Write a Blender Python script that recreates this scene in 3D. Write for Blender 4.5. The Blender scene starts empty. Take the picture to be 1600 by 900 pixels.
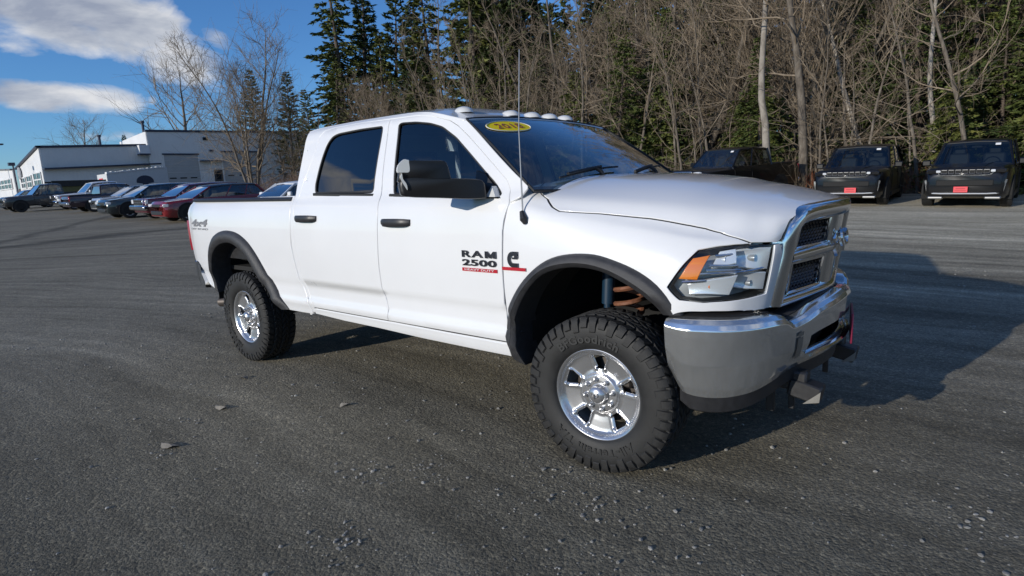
import bpy, bmesh, math, random, os
import numpy as np
from mathutils import Vector, Matrix, noise as mnoise
from mathutils.geometry import delaunay_2d_cdt
random.seed(7); np.random.seed(7)
SC = bpy.context.scene
COL = SC.collection
R_ = math.radians
PI = math.pi

# ------------------------------------------------------------------ camera, sky, sun, exposure
CAM = np.array([1.621, -3.516, 1.53]); YAW, PIT, ROLL, FPX = .708, -.175, -.05, 936.9
def cam_axes():
    cy, sy, cp, sp = math.cos(YAW), math.sin(YAW), math.cos(PIT), math.sin(PIT)
    f = np.array([-sy*cp, cy*cp, sp]); r = np.array([cy, sy, 0.]); u = np.cross(r, f)
    c, s = math.cos(ROLL), math.sin(ROLL)
    return c*r+s*u, -s*r+c*u, f
cr_, cu_, cf_ = cam_axes()
cam = bpy.data.cameras.new('camera'); cam.sensor_width = 36; cam.lens = 36*FPX/1600
cam.clip_start = .05; cam.clip_end = 5000
co = bpy.data.objects.new('camera', cam); COL.objects.link(co)
m4 = Matrix.Identity(4)
for i in range(3):
    m4[i][0] = cr_[i]; m4[i][1] = cu_[i]; m4[i][2] = -cf_[i]; m4[i][3] = CAM[i]
co.matrix_world = m4
SC.camera = co
SC.view_settings.view_transform = 'Standard'; SC.view_settings.look = 'None'
SC.view_settings.gamma = 1; SC.view_settings.exposure = 0.0
SC.cycles.max_bounces = 8; SC.cycles.transparent_max_bounces = 24; SC.cycles.caustics_reflective = False; SC.cycles.caustics_refractive = False

SUN = Vector((-.215, -1, .263)).normalized()          # direction towards the sun
SUN_EL = math.asin(SUN.z)
sl = bpy.data.lights.new('sun', 'SUN'); sl.energy = 3.6; sl.angle = R_(.5); sl.color = (1, .945, .85)
so = bpy.data.objects.new('sun', sl); COL.objects.link(so)
so.rotation_euler = SUN.to_track_quat('Z', 'Y').to_euler()

class NT:
    """small helper for node trees"""
    def __init__(s, nt): s.nt = nt; s.n = nt.nodes; s.l = nt.links
    def add(s, t, **kw):
        nd = s.n.new(t)
        for k, v in kw.items():
            if k.startswith('i_'):
                key = k[2:]; nd.inputs[int(key) if key.isdigit() else key.replace('_', ' ')].default_value = v
            else: setattr(nd, k, v)
        return nd
    def link(s, a, b): s.l.new(a, b)
    def math(s, op, a, b=None, c=None, clamp=False):
        nd = s.n.new('ShaderNodeMath'); nd.operation = op; nd.use_clamp = clamp
        for i, v in enumerate((a, b, c)):
            if v is None: continue
            if isinstance(v, (int, float)): nd.inputs[i].default_value = v
            else: s.l.new(v, nd.inputs[i])
        return nd.outputs[0]
    def ramp(s, fac, stops):
        nd = s.n.new('ShaderNodeValToRGB'); e = nd.color_ramp.elements
        while len(e) < len(stops): e.new(.5)
        for k, (p, c) in enumerate(stops):
            e[k].position = p; e[k].color = (c[0], c[1], c[2], 1) if len(c) == 3 else c
        s.l.new(fac, nd.inputs[0]); return nd.outputs[0]
    def mix(s, fac, a, b, mode='MIX'):
        nd = s.n.new('ShaderNodeMix'); nd.data_type = 'RGBA'; nd.blend_type = mode
        for i, v in ((0, fac), (6, a), (7, b)):
            if isinstance(v, (int, float)): nd.inputs[i].default_value = v
            elif isinstance(v, (tuple, list)): nd.inputs[i].default_value = (*v, 1)[:4]
            else: s.l.new(v, nd.inputs[i])
        return nd.outputs[2]
    def noise(s, vec, scale, detail=2, rough=.5, dist=0):
        nd = s.n.new('ShaderNodeTexNoise'); nd.inputs['Scale'].default_value = scale; nd.inputs['Detail'].default_value = detail
        nd.inputs['Roughness'].default_value = rough; nd.inputs['Distortion'].default_value = dist
        if vec is not None: s.l.new(vec, nd.inputs['Vector'])
        return nd.outputs[0]
    def mapping(s, vec, scale=(1, 1, 1), rot=(0, 0, 0), loc=(0, 0, 0)):
        nd = s.n.new('ShaderNodeMapping'); nd.inputs['Scale'].default_value = scale; nd.inputs['Rotation'].default_value = rot; nd.inputs['Location'].default_value = loc
        s.l.new(vec, nd.inputs['Vector']); return nd.outputs[0]

def pix_dir(px, py):
    d = cf_+(px-800)/FPX*cr_-(py-450)/FPX*cu_
    return d/np.linalg.norm(d)

world = bpy.data.worlds.new('World'); SC.world = world; world.use_nodes = True
w = NT(world.node_tree); w.n.clear()
sky = w.add('ShaderNodeTexSky', sky_type='NISHITA', sun_disc=False)
sky.sun_elevation = SUN_EL; sky.sun_rotation = math.atan2(SUN.x, SUN.y)
sky.altitude = 200; sky.air_density = 1.0; sky.dust_density = 0.0; sky.ozone_density = 5.0
tc = w.add('ShaderNodeTexCoord'); sep = w.add('ShaderNodeSeparateXYZ'); w.link(tc.outputs['Generated'], sep.inputs[0])
dx, dy, dz = sep.outputs
# cloud plane: direction projected on a level layer overhead
inv = w.math('DIVIDE', 1, w.math('ADD', w.math('MAXIMUM', dz, 0), .10))
cmb = w.add('ShaderNodeCombineXYZ'); w.link(w.math('MULTIPLY', dx, inv), cmb.inputs[0]); w.link(w.math('MULTIPLY', dy, inv), cmb.inputs[1])
cl = cmb.outputs[0]
n1 = w.noise(cl, 1.1, 8, .58, .25); n2 = w.noise(cl, 3.6, 6, .6, .2)
nz = w.math('ADD', w.math('MULTIPLY', n1, .62), w.math('MULTIPLY', n2, .38))
az = w.math('ARCTAN2', dx, dy); el = w.math('ARCSINE', dz)
def blob(px, py, ra, re, tilt, amp):
    d = pix_dir(px, py); a0 = math.atan2(d[0], d[1]); e0 = math.asin(d[2])
    a = w.math('SUBTRACT', az, a0); e = w.math('SUBTRACT', el, e0)
    c, s = math.cos(tilt), math.sin(tilt)
    p = w.math('DIVIDE', w.math('ADD', w.math('MULTIPLY', a, c), w.math('MULTIPLY', e, s)), ra)
    q = w.math('DIVIDE', w.math('SUBTRACT', w.math('MULTIPLY', e, c), w.math('MULTIPLY', a, s)), re)
    r = w.math('ADD', w.math('MULTIPLY', p, p), w.math('MULTIPLY', q, q))
    return w.math('MULTIPLY', w.math('MAXIMUM', w.math('SUBTRACT', 1, r), -1.2), amp)
blobs = [blob(60, 12, .15, .052, -.30, 1.0), blob(190, 38, .125, .060, -.36, 1.0), blob(265, 78, .085, .050, -.36, 1.0), blob(335, 60, .03, .018, -.5, .7), blob(20, 60, .05, .02, -.3, .5),
         blob(118, 154, .098, .026, -.05, 1.0), blob(70, 158, .05, .018, 0, .9), blob(165, 160, .06, .022, -.05, .9), blob(15, 156, .03, .008, 0, .4), blob(238, 158, .010, .010, 0, .4), blob(178, 213, .05, .010, 0, .35), blob(10, 240, .04, .012, 0, .35)]
def blob_dir(d, ra, re, tilt, amp):
    d = np.array(d)/np.linalg.norm(d); a = w.math('SUBTRACT', az, math.atan2(d[0], d[1])); e = w.math('SUBTRACT', el, math.asin(d[2])); c, s_ = math.cos(tilt), math.sin(tilt)
    p = w.math('DIVIDE', w.math('ADD', w.math('MULTIPLY', a, c), w.math('MULTIPLY', e, s_)), ra); q = w.math('DIVIDE', w.math('SUBTRACT', w.math('MULTIPLY', e, c), w.math('MULTIPLY', a, s_)), re)
    return w.math('MULTIPLY', w.math('MAXIMUM', w.math('SUBTRACT', 1, w.math('ADD', w.math('MULTIPLY', p, p), w.math('MULTIPLY', q, q))), -1.2), amp)
# the streaky clouds behind the lens that show in the side windows
blobs += [blob_dir((-.86, -.36, .36), .15, .030, .15, 1.0), blob_dir((-.80, -.50, .33), .12, .020, .1, .9), blob_dir((-.70, -.62, .30), .16, .030, .0, .9), blob_dir((-.60, -.75, .22), .20, .03, 0, .8), blob_dir((.3, -.9, .35), .30, .06, .1, 1.0), blob_dir((.75, -.6, .45), .35, .08, .2, 1.0), blob_dir((.9, .2, .4), .30, .07, .1, 1.0)]
bm_ = blobs[0]
for b in blobs[1:]: bm_ = w.math('MAXIMUM', bm_, b)
nb = w.noise(w.mapping(tc.outputs['Generated'], (1, 1, 2.2)), 9, 8, .58, .35)
bmask = w.math('ADD', bm_, w.math('MULTIPLY', w.math('SUBTRACT', nb, .56), 2.4))
bdens = w.math('SMOOTH_MIN', w.math('MAXIMUM', w.math('MULTIPLY', bmask, 1.7), 0), 1, .3)
# scattered clouds over the rest of the sky, away from the clear part in view
gz = w.math('SUBTRACT', nz, .50)
gdens = w.math('MULTIPLY', w.math('MAXIMUM', gz, 0), 7.0, clamp=True)
dv = pix_dir(420, 60)
vd = w.add('ShaderNodeVectorMath', operation='DOT_PRODUCT'); w.link(tc.outputs['Generated'], vd.inputs[0]); vd.inputs[1].default_value = tuple(dv)
away = w.math('MULTIPLY', w.math('SUBTRACT', .80, vd.outputs['Value']), 4, clamp=True)
gdens = w.math('MULTIPLY', gdens, w.math('MULTIPLY', away, .8))
dens = w.math('MAXIMUM', bdens, gdens, clamp=True)
nsh = w.noise(w.mapping(tc.outputs['Generated'], (1, 1, 2.6), (0, 0, 0), (.0, .02, .045)), 7, 6, .55, .3)
ccol = w.ramp(nsh, [(.36, (2.7, 3.05, 3.9)), (.48, (4.3, 4.6, 5.2)), (.57, (6.0, 6.1, 6.4)), (.68, (7.4, 7.4, 7.4))])
skyc = w.mix(1.0, sky.outputs[0], (.82, 1.05, 1.28), 'MULTIPLY')
fin = w.mix(w.math('MULTIPLY', dens, .96), skyc, ccol)
bg = w.add('ShaderNodeBackground'); bg.inputs[1].default_value = .115; w.link(fin, bg.inputs[0])
wo = w.add('ShaderNodeOutputWorld'); w.link(bg.outputs[0], wo.inputs[0])

# ------------------------------------------------------------------ materials
def mat(name, col, rough=.5, metal=0, coat=0, spec=.5, var=0, vscale=6, bump=0, bscale=60, coat_rough=.03):
    m = bpy.data.materials.new(name); m.use_nodes = True; t = NT(m.node_tree)
    b = t.n['Principled BSDF']
    b.inputs['Base Color'].default_value = (*col, 1); b.inputs['Roughness'].default_value = rough; b.inputs['Metallic'].default_value = metal
    b.inputs['Coat Weight'].default_value = coat; b.inputs['Coat Roughness'].default_value = coat_rough; b.inputs['Specular IOR Level'].default_value = spec
    if var or bump:
        g = t.add('ShaderNodeNewGeometry')
    if var:
        n = t.noise(g.outputs['Position'], vscale, 5, .6)
        lo = tuple(max(0, c*(1-var)) for c in col); hi = tuple(min(1, c*(1+var)) for c in col)
        t.link(t.ramp(n, [(.3, lo), (.7, hi)]), b.inputs['Base Color'])
        t.link(t.math('ADD', t.math('MULTIPLY', n, .25), max(0, rough-.12)), b.inputs['Roughness'])
    if bump:
        n = t.noise(g.outputs['Position'], bscale, 3, .6)
        bp = t.add('ShaderNodeBump'); bp.inputs['Strength'].default_value = bump; bp.inputs['Distance'].default_value = .01
        t.link(n, bp.inputs['Height']); t.link(bp.outputs[0], b.inputs['Normal'])
    return m
def glass(name, tint, k=1.3, rough=.0):
    m = bpy.data.materials.new(name); m.use_nodes = True; t = NT(m.node_tree); t.n.clear()
    out = t.add('ShaderNodeOutputMaterial')
    tr = t.add('ShaderNodeBsdfTransparent'); tr.inputs[0].default_value = (*tint, 1)
    gl = t.add('ShaderNodeBsdfGlossy'); gl.inputs[0].default_value = (1, 1, 1, 1); gl.inputs['Roughness'].default_value = rough
    fr = t.add('ShaderNodeFresnel'); gg = t.add('ShaderNodeNewGeometry')
    t.link(t.math('ADD', t.math('MULTIPLY', gg.outputs['Backfacing'], 1/1.52-1.52), 1.52), fr.inputs[0])      # a thin sheet: the same from both sides
    fac = t.math('MULTIPLY', fr.outputs[0], k, clamp=True)
    mx = t.add('ShaderNodeMixShader'); t.link(fac, mx.inputs[0]); t.link(tr.outputs[0], mx.inputs[1]); t.link(gl.outputs[0], mx.inputs[2])
    t.link(mx.outputs[0], out.inputs[0]); return m
M = {}
M['paint'] = mat('white_paint', (.77, .77, .775), .32, 0, 1.0, .5, var=.025, vscale=1.3)
M['chrome'] = mat('chrome', (.78, .79, .80), .05, 1, var=.04, vscale=5)
M['bumper_chrome'] = mat('dusty_chrome', (.78, .79, .79), .05, .89, var=.05, vscale=7)
M['chrome_rim'] = mat('bright_wheel_metal', (.60, .60, .61), .26, .85)
M['steel'] = mat('dull_steel', (.35, .35, .35), .45, 1)
M['black'] = mat('black_plastic', (.022, .022, .024), .42, var=.2, vscale=30)
M['mirror_black'] = mat('mirror_black_plastic', (.011, .011, .012), .4)
M['flare'] = mat('textured_black_plastic', (.035, .035, .038), .5, var=.25, vscale=25, bump=.25, bscale=500)
M['gloss_black'] = mat('gloss_black', (.012, .012, .014), .08, 0, .6)
M['dark'] = mat('dark_underbody', (.010, .010, .010), .8)
M['rubber'] = mat('tyre_rubber', (.013, .013, .013), .62, var=.3, vscale=14, bump=.12, bscale=160)
M['tread'] = mat('tyre_tread', (.017, .0165, .016), .7, var=.3, vscale=22, bump=.2, bscale=140)
M['letter_black'] = mat('raised_tyre_lettering', (.022, .022, .022), .5)
M['rotor'] = mat('brake_iron', (.10, .085, .075), .5, .6, var=.3)
M['rust'] = mat('coppery_spring', (.24, .10, .055), .55, .2, var=.35, vscale=30)
M['blue'] = mat('blue_shock_absorber', (.008, .03, .06), .4)
M['amber'] = mat('amber_lens', (.85, .22, .01), .12, 0, 1)
M['lamp_refl'] = mat('lamp_reflector', (.84, .85, .86), .22, .45, .6)
M['lamp_dark'] = mat('lamp_housing', (.42, .43, .44), .3, .4)
M['lens'] = glass('clear_lens', (.93, .95, .96))
M['lampclear'] = mat('cloudy_clear_plastic', (.62, .62, .60), .25, 0, .6)
M['red_lens'] = mat('red_lens', (.30, .005, .02), .12, 0, 1)
M['glass'] = glass('window_glass', (.32, .40, .42), k=1.6)
M['privacy'] = glass('privacy_glass', (.055, .06, .065), k=1.7)
M['ws'] = glass('windshield_glass', (.58, .66, .65), k=1.8)
M['seat'] = mat('grey_seat_cloth', (.24, .23, .215), .8, var=.2)
M['dash'] = mat('dashboard_plastic', (.11, .11, .105), .6)
M['gasket'] = mat('black_rubber_seal', (.012, .012, .012), .55)
M['yellow'] = mat('yellow_sticker', (1.0, .74, .02), .6, spec=.1)
M['darkred'] = mat('dark_red_print', (.33, .02, .02), .4)
M['badge'] = mat('dark_chrome_badge', (.10, .105, .125), .22, .85)
M['badge_red'] = mat('badge_red', (.45, .015, .03), .3, 0, .5)
M['print_grey'] = mat('grey_decal', (.20, .20, .21), .5)
M['plate_red'] = mat('dealer_plate_red', (.70, .045, .06), .4)
M['plate_maroon'] = mat('dealer_plate_maroon', (.22, .015, .05), .4)
M['white_print'] = mat('white_print', (.75, .75, .75), .5)

# ------------------------------------------------------------------ mesh helpers
def link(o, parent=None):
    COL.objects.link(o)
    if parent is not None: o.parent = parent
    return o
def empty(name, loc=(0, 0, 0), rotz=0, label=None, cat=None, group=None):
    o = bpy.data.objects.new(name, None); o.empty_display_size = .3
    o.location = loc; o.rotation_euler = (0, 0, rotz); COL.objects.link(o)
    if label: o['label'] = label
    if cat: o['category'] = cat
    if group: o['group'] = group
    return o
def tag(o, label=None, cat=None, group=None, kind=None):
    for k, v in (('label', label), ('category', cat), ('group', group), ('kind', kind)):
        if v: o[k] = v
    return o
def raw(name, V, Fc, m, parent=None, normals=None, smooth=True, angle=None):
    me = bpy.data.meshes.new(name); me.from_pydata([tuple(map(float, v)) for v in V], [], [tuple(map(int, f)) for f in Fc])
    me.materials.append(m)
    if smooth: me.polygons.foreach_set('use_smooth', [True]*len(me.polygons))
    if angle is not None: me.set_sharp_from_angle(angle=angle)
    if normals is not None: me.normals_split_custom_set_from_vertices([tuple(map(float, n)) for n in normals])
    me.update()
    return link(bpy.data.objects.new(name, me), parent)

class G:
    """collects shapes, then links them as one mesh object"""
    def __init__(s): s.v = []; s.f = []
    def add(s, V, Fc):
        o = len(s.v); s.v.extend([tuple(map(float, p)) for p in V]); s.f.extend([tuple(i+o for i in f) for f in Fc]); return s
    def box(s, c, d, rot=None, bev=0):
        x, y, z = [k/2 for k in d]
        if bev:
            b = min(bev, x*.9, y*.9, z*.9); P = []
            # chamfered box: three rings per end
            P = [(sx*(x-b), sy*(y-b), sz*z) for sz in (-1, 1) for sx, sy in ((-1, -1), (1, -1), (1, 1), (-1, 1))]
            r = [(-x+b, -y), (x-b, -y), (x, -y+b), (x, y-b), (x-b, y), (-x+b, y), (-x, y-b), (-x, -y+b)]
            P += [(a, c2, sz*(z-b)) for sz in (-1, 1) for a, c2 in r]
            Fc = [(3, 2, 1, 0), (4, 5, 6, 7)]
            lo, hi = 8, 16
            for i in range(8): Fc.append((lo+i, lo+(i+1) % 8, hi+(i+1) % 8, hi+i))
            for k in range(4):
                Fc.append((k, (k+1) % 4, lo+2*k+1, lo+2*k)); Fc.append(((k+1) % 4, lo+(2*k+2) % 8, lo+2*k+1))
                Fc.append((4+(k+1) % 4, 4+k, hi+2*k, hi+2*k+1)); Fc.append((4+(k+1) % 4, hi+2*k+1, hi+(2*k+2) % 8))
        else:
            P = [(-x, -y, -z), (x, -y, -z), (x, y, -z), (-x, y, -z), (-x, -y, z), (x, -y, z), (x, y, z), (-x, y, z)]
            Fc = [(3, 2, 1, 0), (4, 5, 6, 7), (0, 1, 5, 4), (1, 2, 6, 5), (2, 3, 7, 6), (3, 0, 4, 7)]
        P = [Vector(p) for p in P]
        if rot is not None: P = [rot @ p for p in P]
        return s.add([p+Vector(c) for p in P], Fc)
    def loft(s, rings, closed=True, caps=True):
        n = len(rings[0]); V = [p for r in rings for p in r]; Fc = []
        for a in range(len(rings)-1):
            for i in range(n if closed else n-1):
                j = (i+1) % n
                Fc.append((a*n+i, a*n+j, (a+1)*n+j, (a+1)*n+i))
        if caps and closed:
            Fc.append(tuple(range(n-1, -1, -1))); Fc.append(tuple((len(rings)-1)*n+i for i in range(n)))
        return s.add(V, Fc)
    def tube(s, pts, r, n=8, caps=True):
        pts = [Vector(p) for p in pts]; rr = r if isinstance(r, (list, tuple)) else [r]*len(pts); rings = []
        up = None
        for i, p in enumerate(pts):
            d = (pts[min(i+1, len(pts)-1)]-pts[max(i-1, 0)])
            if d.length < 1e-9: d = Vector((0, 0, 1))
            d.normalize()
            if up is None: up = Vector((0, 0, 1)) if abs(d.z) < .9 else Vector((1, 0, 0))
            a = d.cross(up)
            if a.length < 1e-6: a = d.orthogonal()
            a.normalize(); b = a.cross(d); up = b
            rings.append([p+(a*math.cos(t)+b*math.sin(t))*rr[i] for t in [2*PI*k/n for k in range(n)]])
        return s.loft(rings, True, caps)
    def lathe(s, prof, c=(0, 0, 0), axis='Y', n=48, close=False):
        rings = []
        for r, h in prof:
            ring = []
            for k in range(n):
                t = 2*PI*k/n; a, b = r*math.cos(t), r*math.sin(t)
                p = {'Y': (a, h, b), 'Z': (a, b, h), 'X': (h, a, b)}[axis]
                ring.append((p[0]+c[0], p[1]+c[1], p[2]+c[2]))
            rings.append(ring)
        if close: rings.append(rings[0])
        return s.loft(rings, True, False)
    def prism(s, poly, h0, h1, axis='Y'):
        n = len(poly); f = {'Y': lambda a, b, h: (a, h, b), 'Z': lambda a, b, h: (a, b, h), 'X': lambda a, b, h: (h, a, b)}[axis]
        return s.loft([[f(a, b, h0) for a, b in poly], [f(a, b, h1) for a, b in poly]])
    def obj(s, name, m, parent=None, smooth=True, angle=R_(38)):
        o = raw(name, s.v, s.f, m, parent, smooth=smooth, angle=angle if smooth else None)
        bm = bmesh.new(); bm.from_mesh(o.data); bmesh.ops.recalc_face_normals(bm, faces=bm.faces); bm.to_mesh(o.data); bm.free()
        return o

def resample(pts, h, closed=True):
    P = np.array(pts, float); out = []
    n = len(P)
    for i in range(n if closed else n-1):
        a, b = P[i], P[(i+1) % n]; k = max(1, int(math.ceil(np.linalg.norm(b-a)/h)))
        for j in range(k): out.append(a+(b-a)*j/k)
    if not closed: out.append(P[-1])
    return np.array(out)
def smooth_line(pts, k=4):
    """Catmull-Rom through the points (open)"""
    P = np.array(pts, float); out = []
    for i in range(len(P)-1):
        p0 = P[i-1] if i else 2*P[0]-P[1]; p1, p2 = P[i], P[i+1]; p3 = P[i+2] if i+2 < len(P) else 2*P[-1]-P[-2]
        for j in range(k):
            t = j/k; out.append(.5*(2*p1+(p2-p0)*t+(2*p0-5*p1+4*p2-p3)*t*t+(3*p1-p0-3*p2+p3)*t**3))
    out.append(P[-1]); return [tuple(p) for p in out]
def inside(poly, q):
    x, y = q[:, 0], q[:, 1]; r = np.zeros(len(q), bool); n = len(poly)
    for i in range(n):
        x0, y0 = poly[i]; x1, y1 = poly[(i+1) % n]
        if y0 == y1: continue
        c = ((y0 > y) != (y1 > y)) & (x < (x1-x0)*(y-y0)/(y1-y0)+x0); r ^= c
    return r
def segdist(poly, q):
    d = np.full(len(q), 1e9); n = len(poly)
    for i in range(n):
        a = poly[i]; b = poly[(i+1) % n]; ab = b-a; L = ab@ab
        t = np.clip(((q-a)@ab)/max(L, 1e-12), 0, 1); d = np.minimum(d, np.linalg.norm(q-(a+t[:, None]*ab), axis=1))
    return d
def panel(name, m, parent, outline, surf, holes=(), h=.04, flange=.014, gap=.005, rnd=.003, side=-1, asp=1.0, hh=None, scale=1.0):
    """a curved sheet-metal panel cut from surface surf(a,b)->(x,w,z); side -1 = right (y=-w), +1 = left; asp scales b so spacing is even"""
    loops = []
    for L in [outline, *holes]:
        P = np.array(L, float); P[:, 1] *= asp; P = resample(P, h*.8)
        ar = .5*np.sum(P[:, 0]*np.roll(P[:, 1], -1)-np.roll(P[:, 0], -1)*P[:, 1])
        if (ar < 0) == (len(loops) == 0): P = P[::-1]      # outline ccw, holes cw
        loops.append(P)
    lo = loops[0].min(0); hi = loops[0].max(0)
    gx, gy = np.meshgrid(np.arange(lo[0]+h/2, hi[0], h), np.arange(lo[1]+h/2, hi[1], h)); q = np.stack([gx.ravel(), gy.ravel()], 1)
    ok = inside(loops[0], q)
    for L in loops[1:]: ok &= ~inside(L, q)
    q = q[ok]
    for L in loops:
        if len(q): q = q[segdist(L, q) > h*.45]
    V = []; E = []
    for L in loops:
        o = len(V); V += [tuple(p) for p in L]; E += [(o+i, o+(i+1) % len(L)) for i in range(len(L))]
    nb = len(V); V += [tuple(p) for p in q]
    ov, oe, of, vi, ei, fi = delaunay_2d_cdt([Vector(v) for v in V], E, [], 0, 1e-7)
    A = np.array([tuple(v) for v in ov])
    T = np.array([f for f in of if len(f) == 3], int)
    C = A[T].mean(1); ok = inside(loops[0], C)
    for L in loops[1:]: ok &= ~inside(L, C)
    T = T[ok]
    new = {}
    for k, ids in enumerate(vi):
        for i in ids: new[i] = k
    a, b = A[:, 0], A[:, 1]/asp
    P = surf(a, b); e = 2e-3
    da = surf(a+e, b)-surf(a-e, b); db = surf(a, b+e)-surf(a, b-e)
    N = np.cross(da, db); N /= np.maximum(np.linalg.norm(N, axis=1), 1e-12)[:, None]
    if (N[:, 1].mean() < 0 and abs(N[:, 1]).mean() > .3) or (abs(N[:, 1]).mean() <= .3 and N[:, 2].mean() < 0): N = -N   # outwards: +w or up
    # winding consistent with N
    fn = np.cross(P[T[:, 1]]-P[T[:, 0]], P[T[:, 2]]-P[T[:, 0]])
    flip = (fn*N[T[:, 0]]).sum(1) < 0; T[flip] = T[flip][:, ::-1]
    VV = [*P]; NN = [*N]; FF = [tuple(t) for t in T]; o = 0
    for L in loops:
        idx = [new[o+i] for i in range(len(L))]; o += len(L); n = len(idx)
        p = P[idx]; nn = N[idx]; tg = np.roll(p, -1, 0)-np.roll(p, 1, 0); out = np.cross(tg, nn)
        out /= np.maximum(np.linalg.norm(out, axis=1), 1e-12)[:, None]
        c = A[idx]; # outwards test in param space: loops are ccw outline / cw holes, so one sign for the whole loop
        t2 = np.roll(c, -1, 0)-np.roll(c, 1, 0); o2 = np.stack([t2[:, 1], -t2[:, 0]], 1); o2 /= np.maximum(np.linalg.norm(o2, axis=1), 1e-12)[:, None]
        qq = surf(c[:, 0]+o2[:, 0]*1e-3, (c[:, 1]+o2[:, 1]*1e-3)/asp)-p
        if (qq*out).sum() < 0: out = -out
        p0 = p-out*gap; b0 = len(VV)
        for k, i in enumerate(idx): VV[i] = p0[k]
        r0 = p0; r1 = p0+out*rnd-nn*rnd*.8; r2 = p0+out*rnd-nn*flange
        nr = (nn+out); nr /= np.linalg.norm(nr, axis=1)[:, None]
        VV += [*r0, *r1, *r1, *r2]; NN += [*nn, *nr, *nr, *out]
        for k in range(n):
            j = (k+1) % n
            for s in (0, 2):
                FF.append((b0+s*n+k, b0+s*n+j, b0+(s+1)*n+j, b0+(s+1)*n+k))
    VV = np.array(VV); NN = np.array(NN)
    VV = VV*scale
    VV[:, 1] *= side; NN[:, 1] *= side
    # orient every face with its normals
    F2 = []
    for f in FF:
        v = VV[list(f)]; fnm = np.cross(v[1]-v[0], v[2]-v[0]); F2.append(f if fnm@NN[list(f)].mean(0) >= 0 else f[::-1])
    return raw(name, VV, F2, m, parent, NN)

def text_mesh(s, size, depth=.004, bold=0, shear=0, spacing=1.0, xs=1.0, font=None):
    """text as plain triangles in the XY plane, centred; returns verts, faces"""
    cu = bpy.data.curves.new('lettering', 'FONT'); cu.body = s; cu.size = size; cu.extrude = depth; cu.offset = bold
    cu.shear = shear; cu.space_character = spacing; cu.align_x = 'CENTER'; cu.align_y = 'CENTER'; cu.resolution_u = 3
    ob = bpy.data.objects.new('lettering', cu); COL.objects.link(ob)
    bpy.context.view_layer.update()
    me = bpy.data.meshes.new_from_object(ob.evaluated_get(bpy.context.evaluated_depsgraph_get()))
    V = [(v.co.x*xs, v.co.y, v.co.z) for v in me.vertices]; Fc = [tuple(p.vertices) for p in me.polygons]
    bpy.data.objects.remove(ob); bpy.data.curves.remove(cu); bpy.data.meshes.remove(me)
    return V, Fc
def lettering(name, s, m, parent, fn, fit=None, **kw):
    V, Fc = text_mesh(s, **kw)
    if fit:
        A = np.array(V); lo, hi = A[:, :2].min(0), A[:, :2].max(0); A[:, :2] = (A[:, :2]-(lo+hi)/2)/(hi-lo)*np.array(fit); V = [tuple(p) for p in A]
    return raw(name, [fn(*v) for v in V], Fc, m, parent, smooth=False)

def pchip(xs, ys):
    xs=np.asarray(xs,float); ys=np.asarray(ys,float); h=np.diff(xs); d=np.diff(ys)/h
    m=np.zeros(len(xs)); m[0]=d[0]; m[-1]=d[-1]
    for i in range(1,len(xs)-1):
        if d[i-1]*d[i]>0:
            w1=2*h[i]+h[i-1]; w2=h[i]+2*h[i-1]; m[i]=(w1+w2)/(w1/d[i-1]+w2/d[i])
    def f(x):
        x=np.clip(np.asarray(x,float),xs[0],xs[-1]); i=np.clip(np.searchsorted(xs,x)-1,0,len(xs)-2)
        t=(x-xs[i])/h[i]; t2=t*t; t3=t2*t
        return (2*t3-3*t2+1)*ys[i]+(t3-2*t2+t)*h[i]*m[i]+(-2*t3+3*t2)*ys[i+1]+(t3-t2)*h[i]*m[i+1]
    return f
SZ=[(.40,.90),(.50,.935),(.54,.952),(.60,.966),(.66,.982),(.70,.970),(.76,.969),(.815,.976),(.829,.991),(.90,.997),(1.0,1.003),(1.1,1.006),(1.2,1.004),(1.3,.998),(1.37,.989),(1.42,.976),(1.46,.955),(1.485,.938),(1.6,.904),(1.75,.854),(1.90,.800),(1.95,.783),(1.99,.763),(2.01,.742),(2.03,.708),(2.05,.66),(2.065,.60)]
fS=pchip([a for a,b in SZ],[b for a,b in SZ])
gS=pchip([-4.85,-4.7,-4.5,-4.2,-.75,-.4,0,.3,.5],[-.05,-.022,-.008,0,0,-.003,-.015,-.035,-.07])
def S(x,z): return fS(z)+gS(x)
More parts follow.
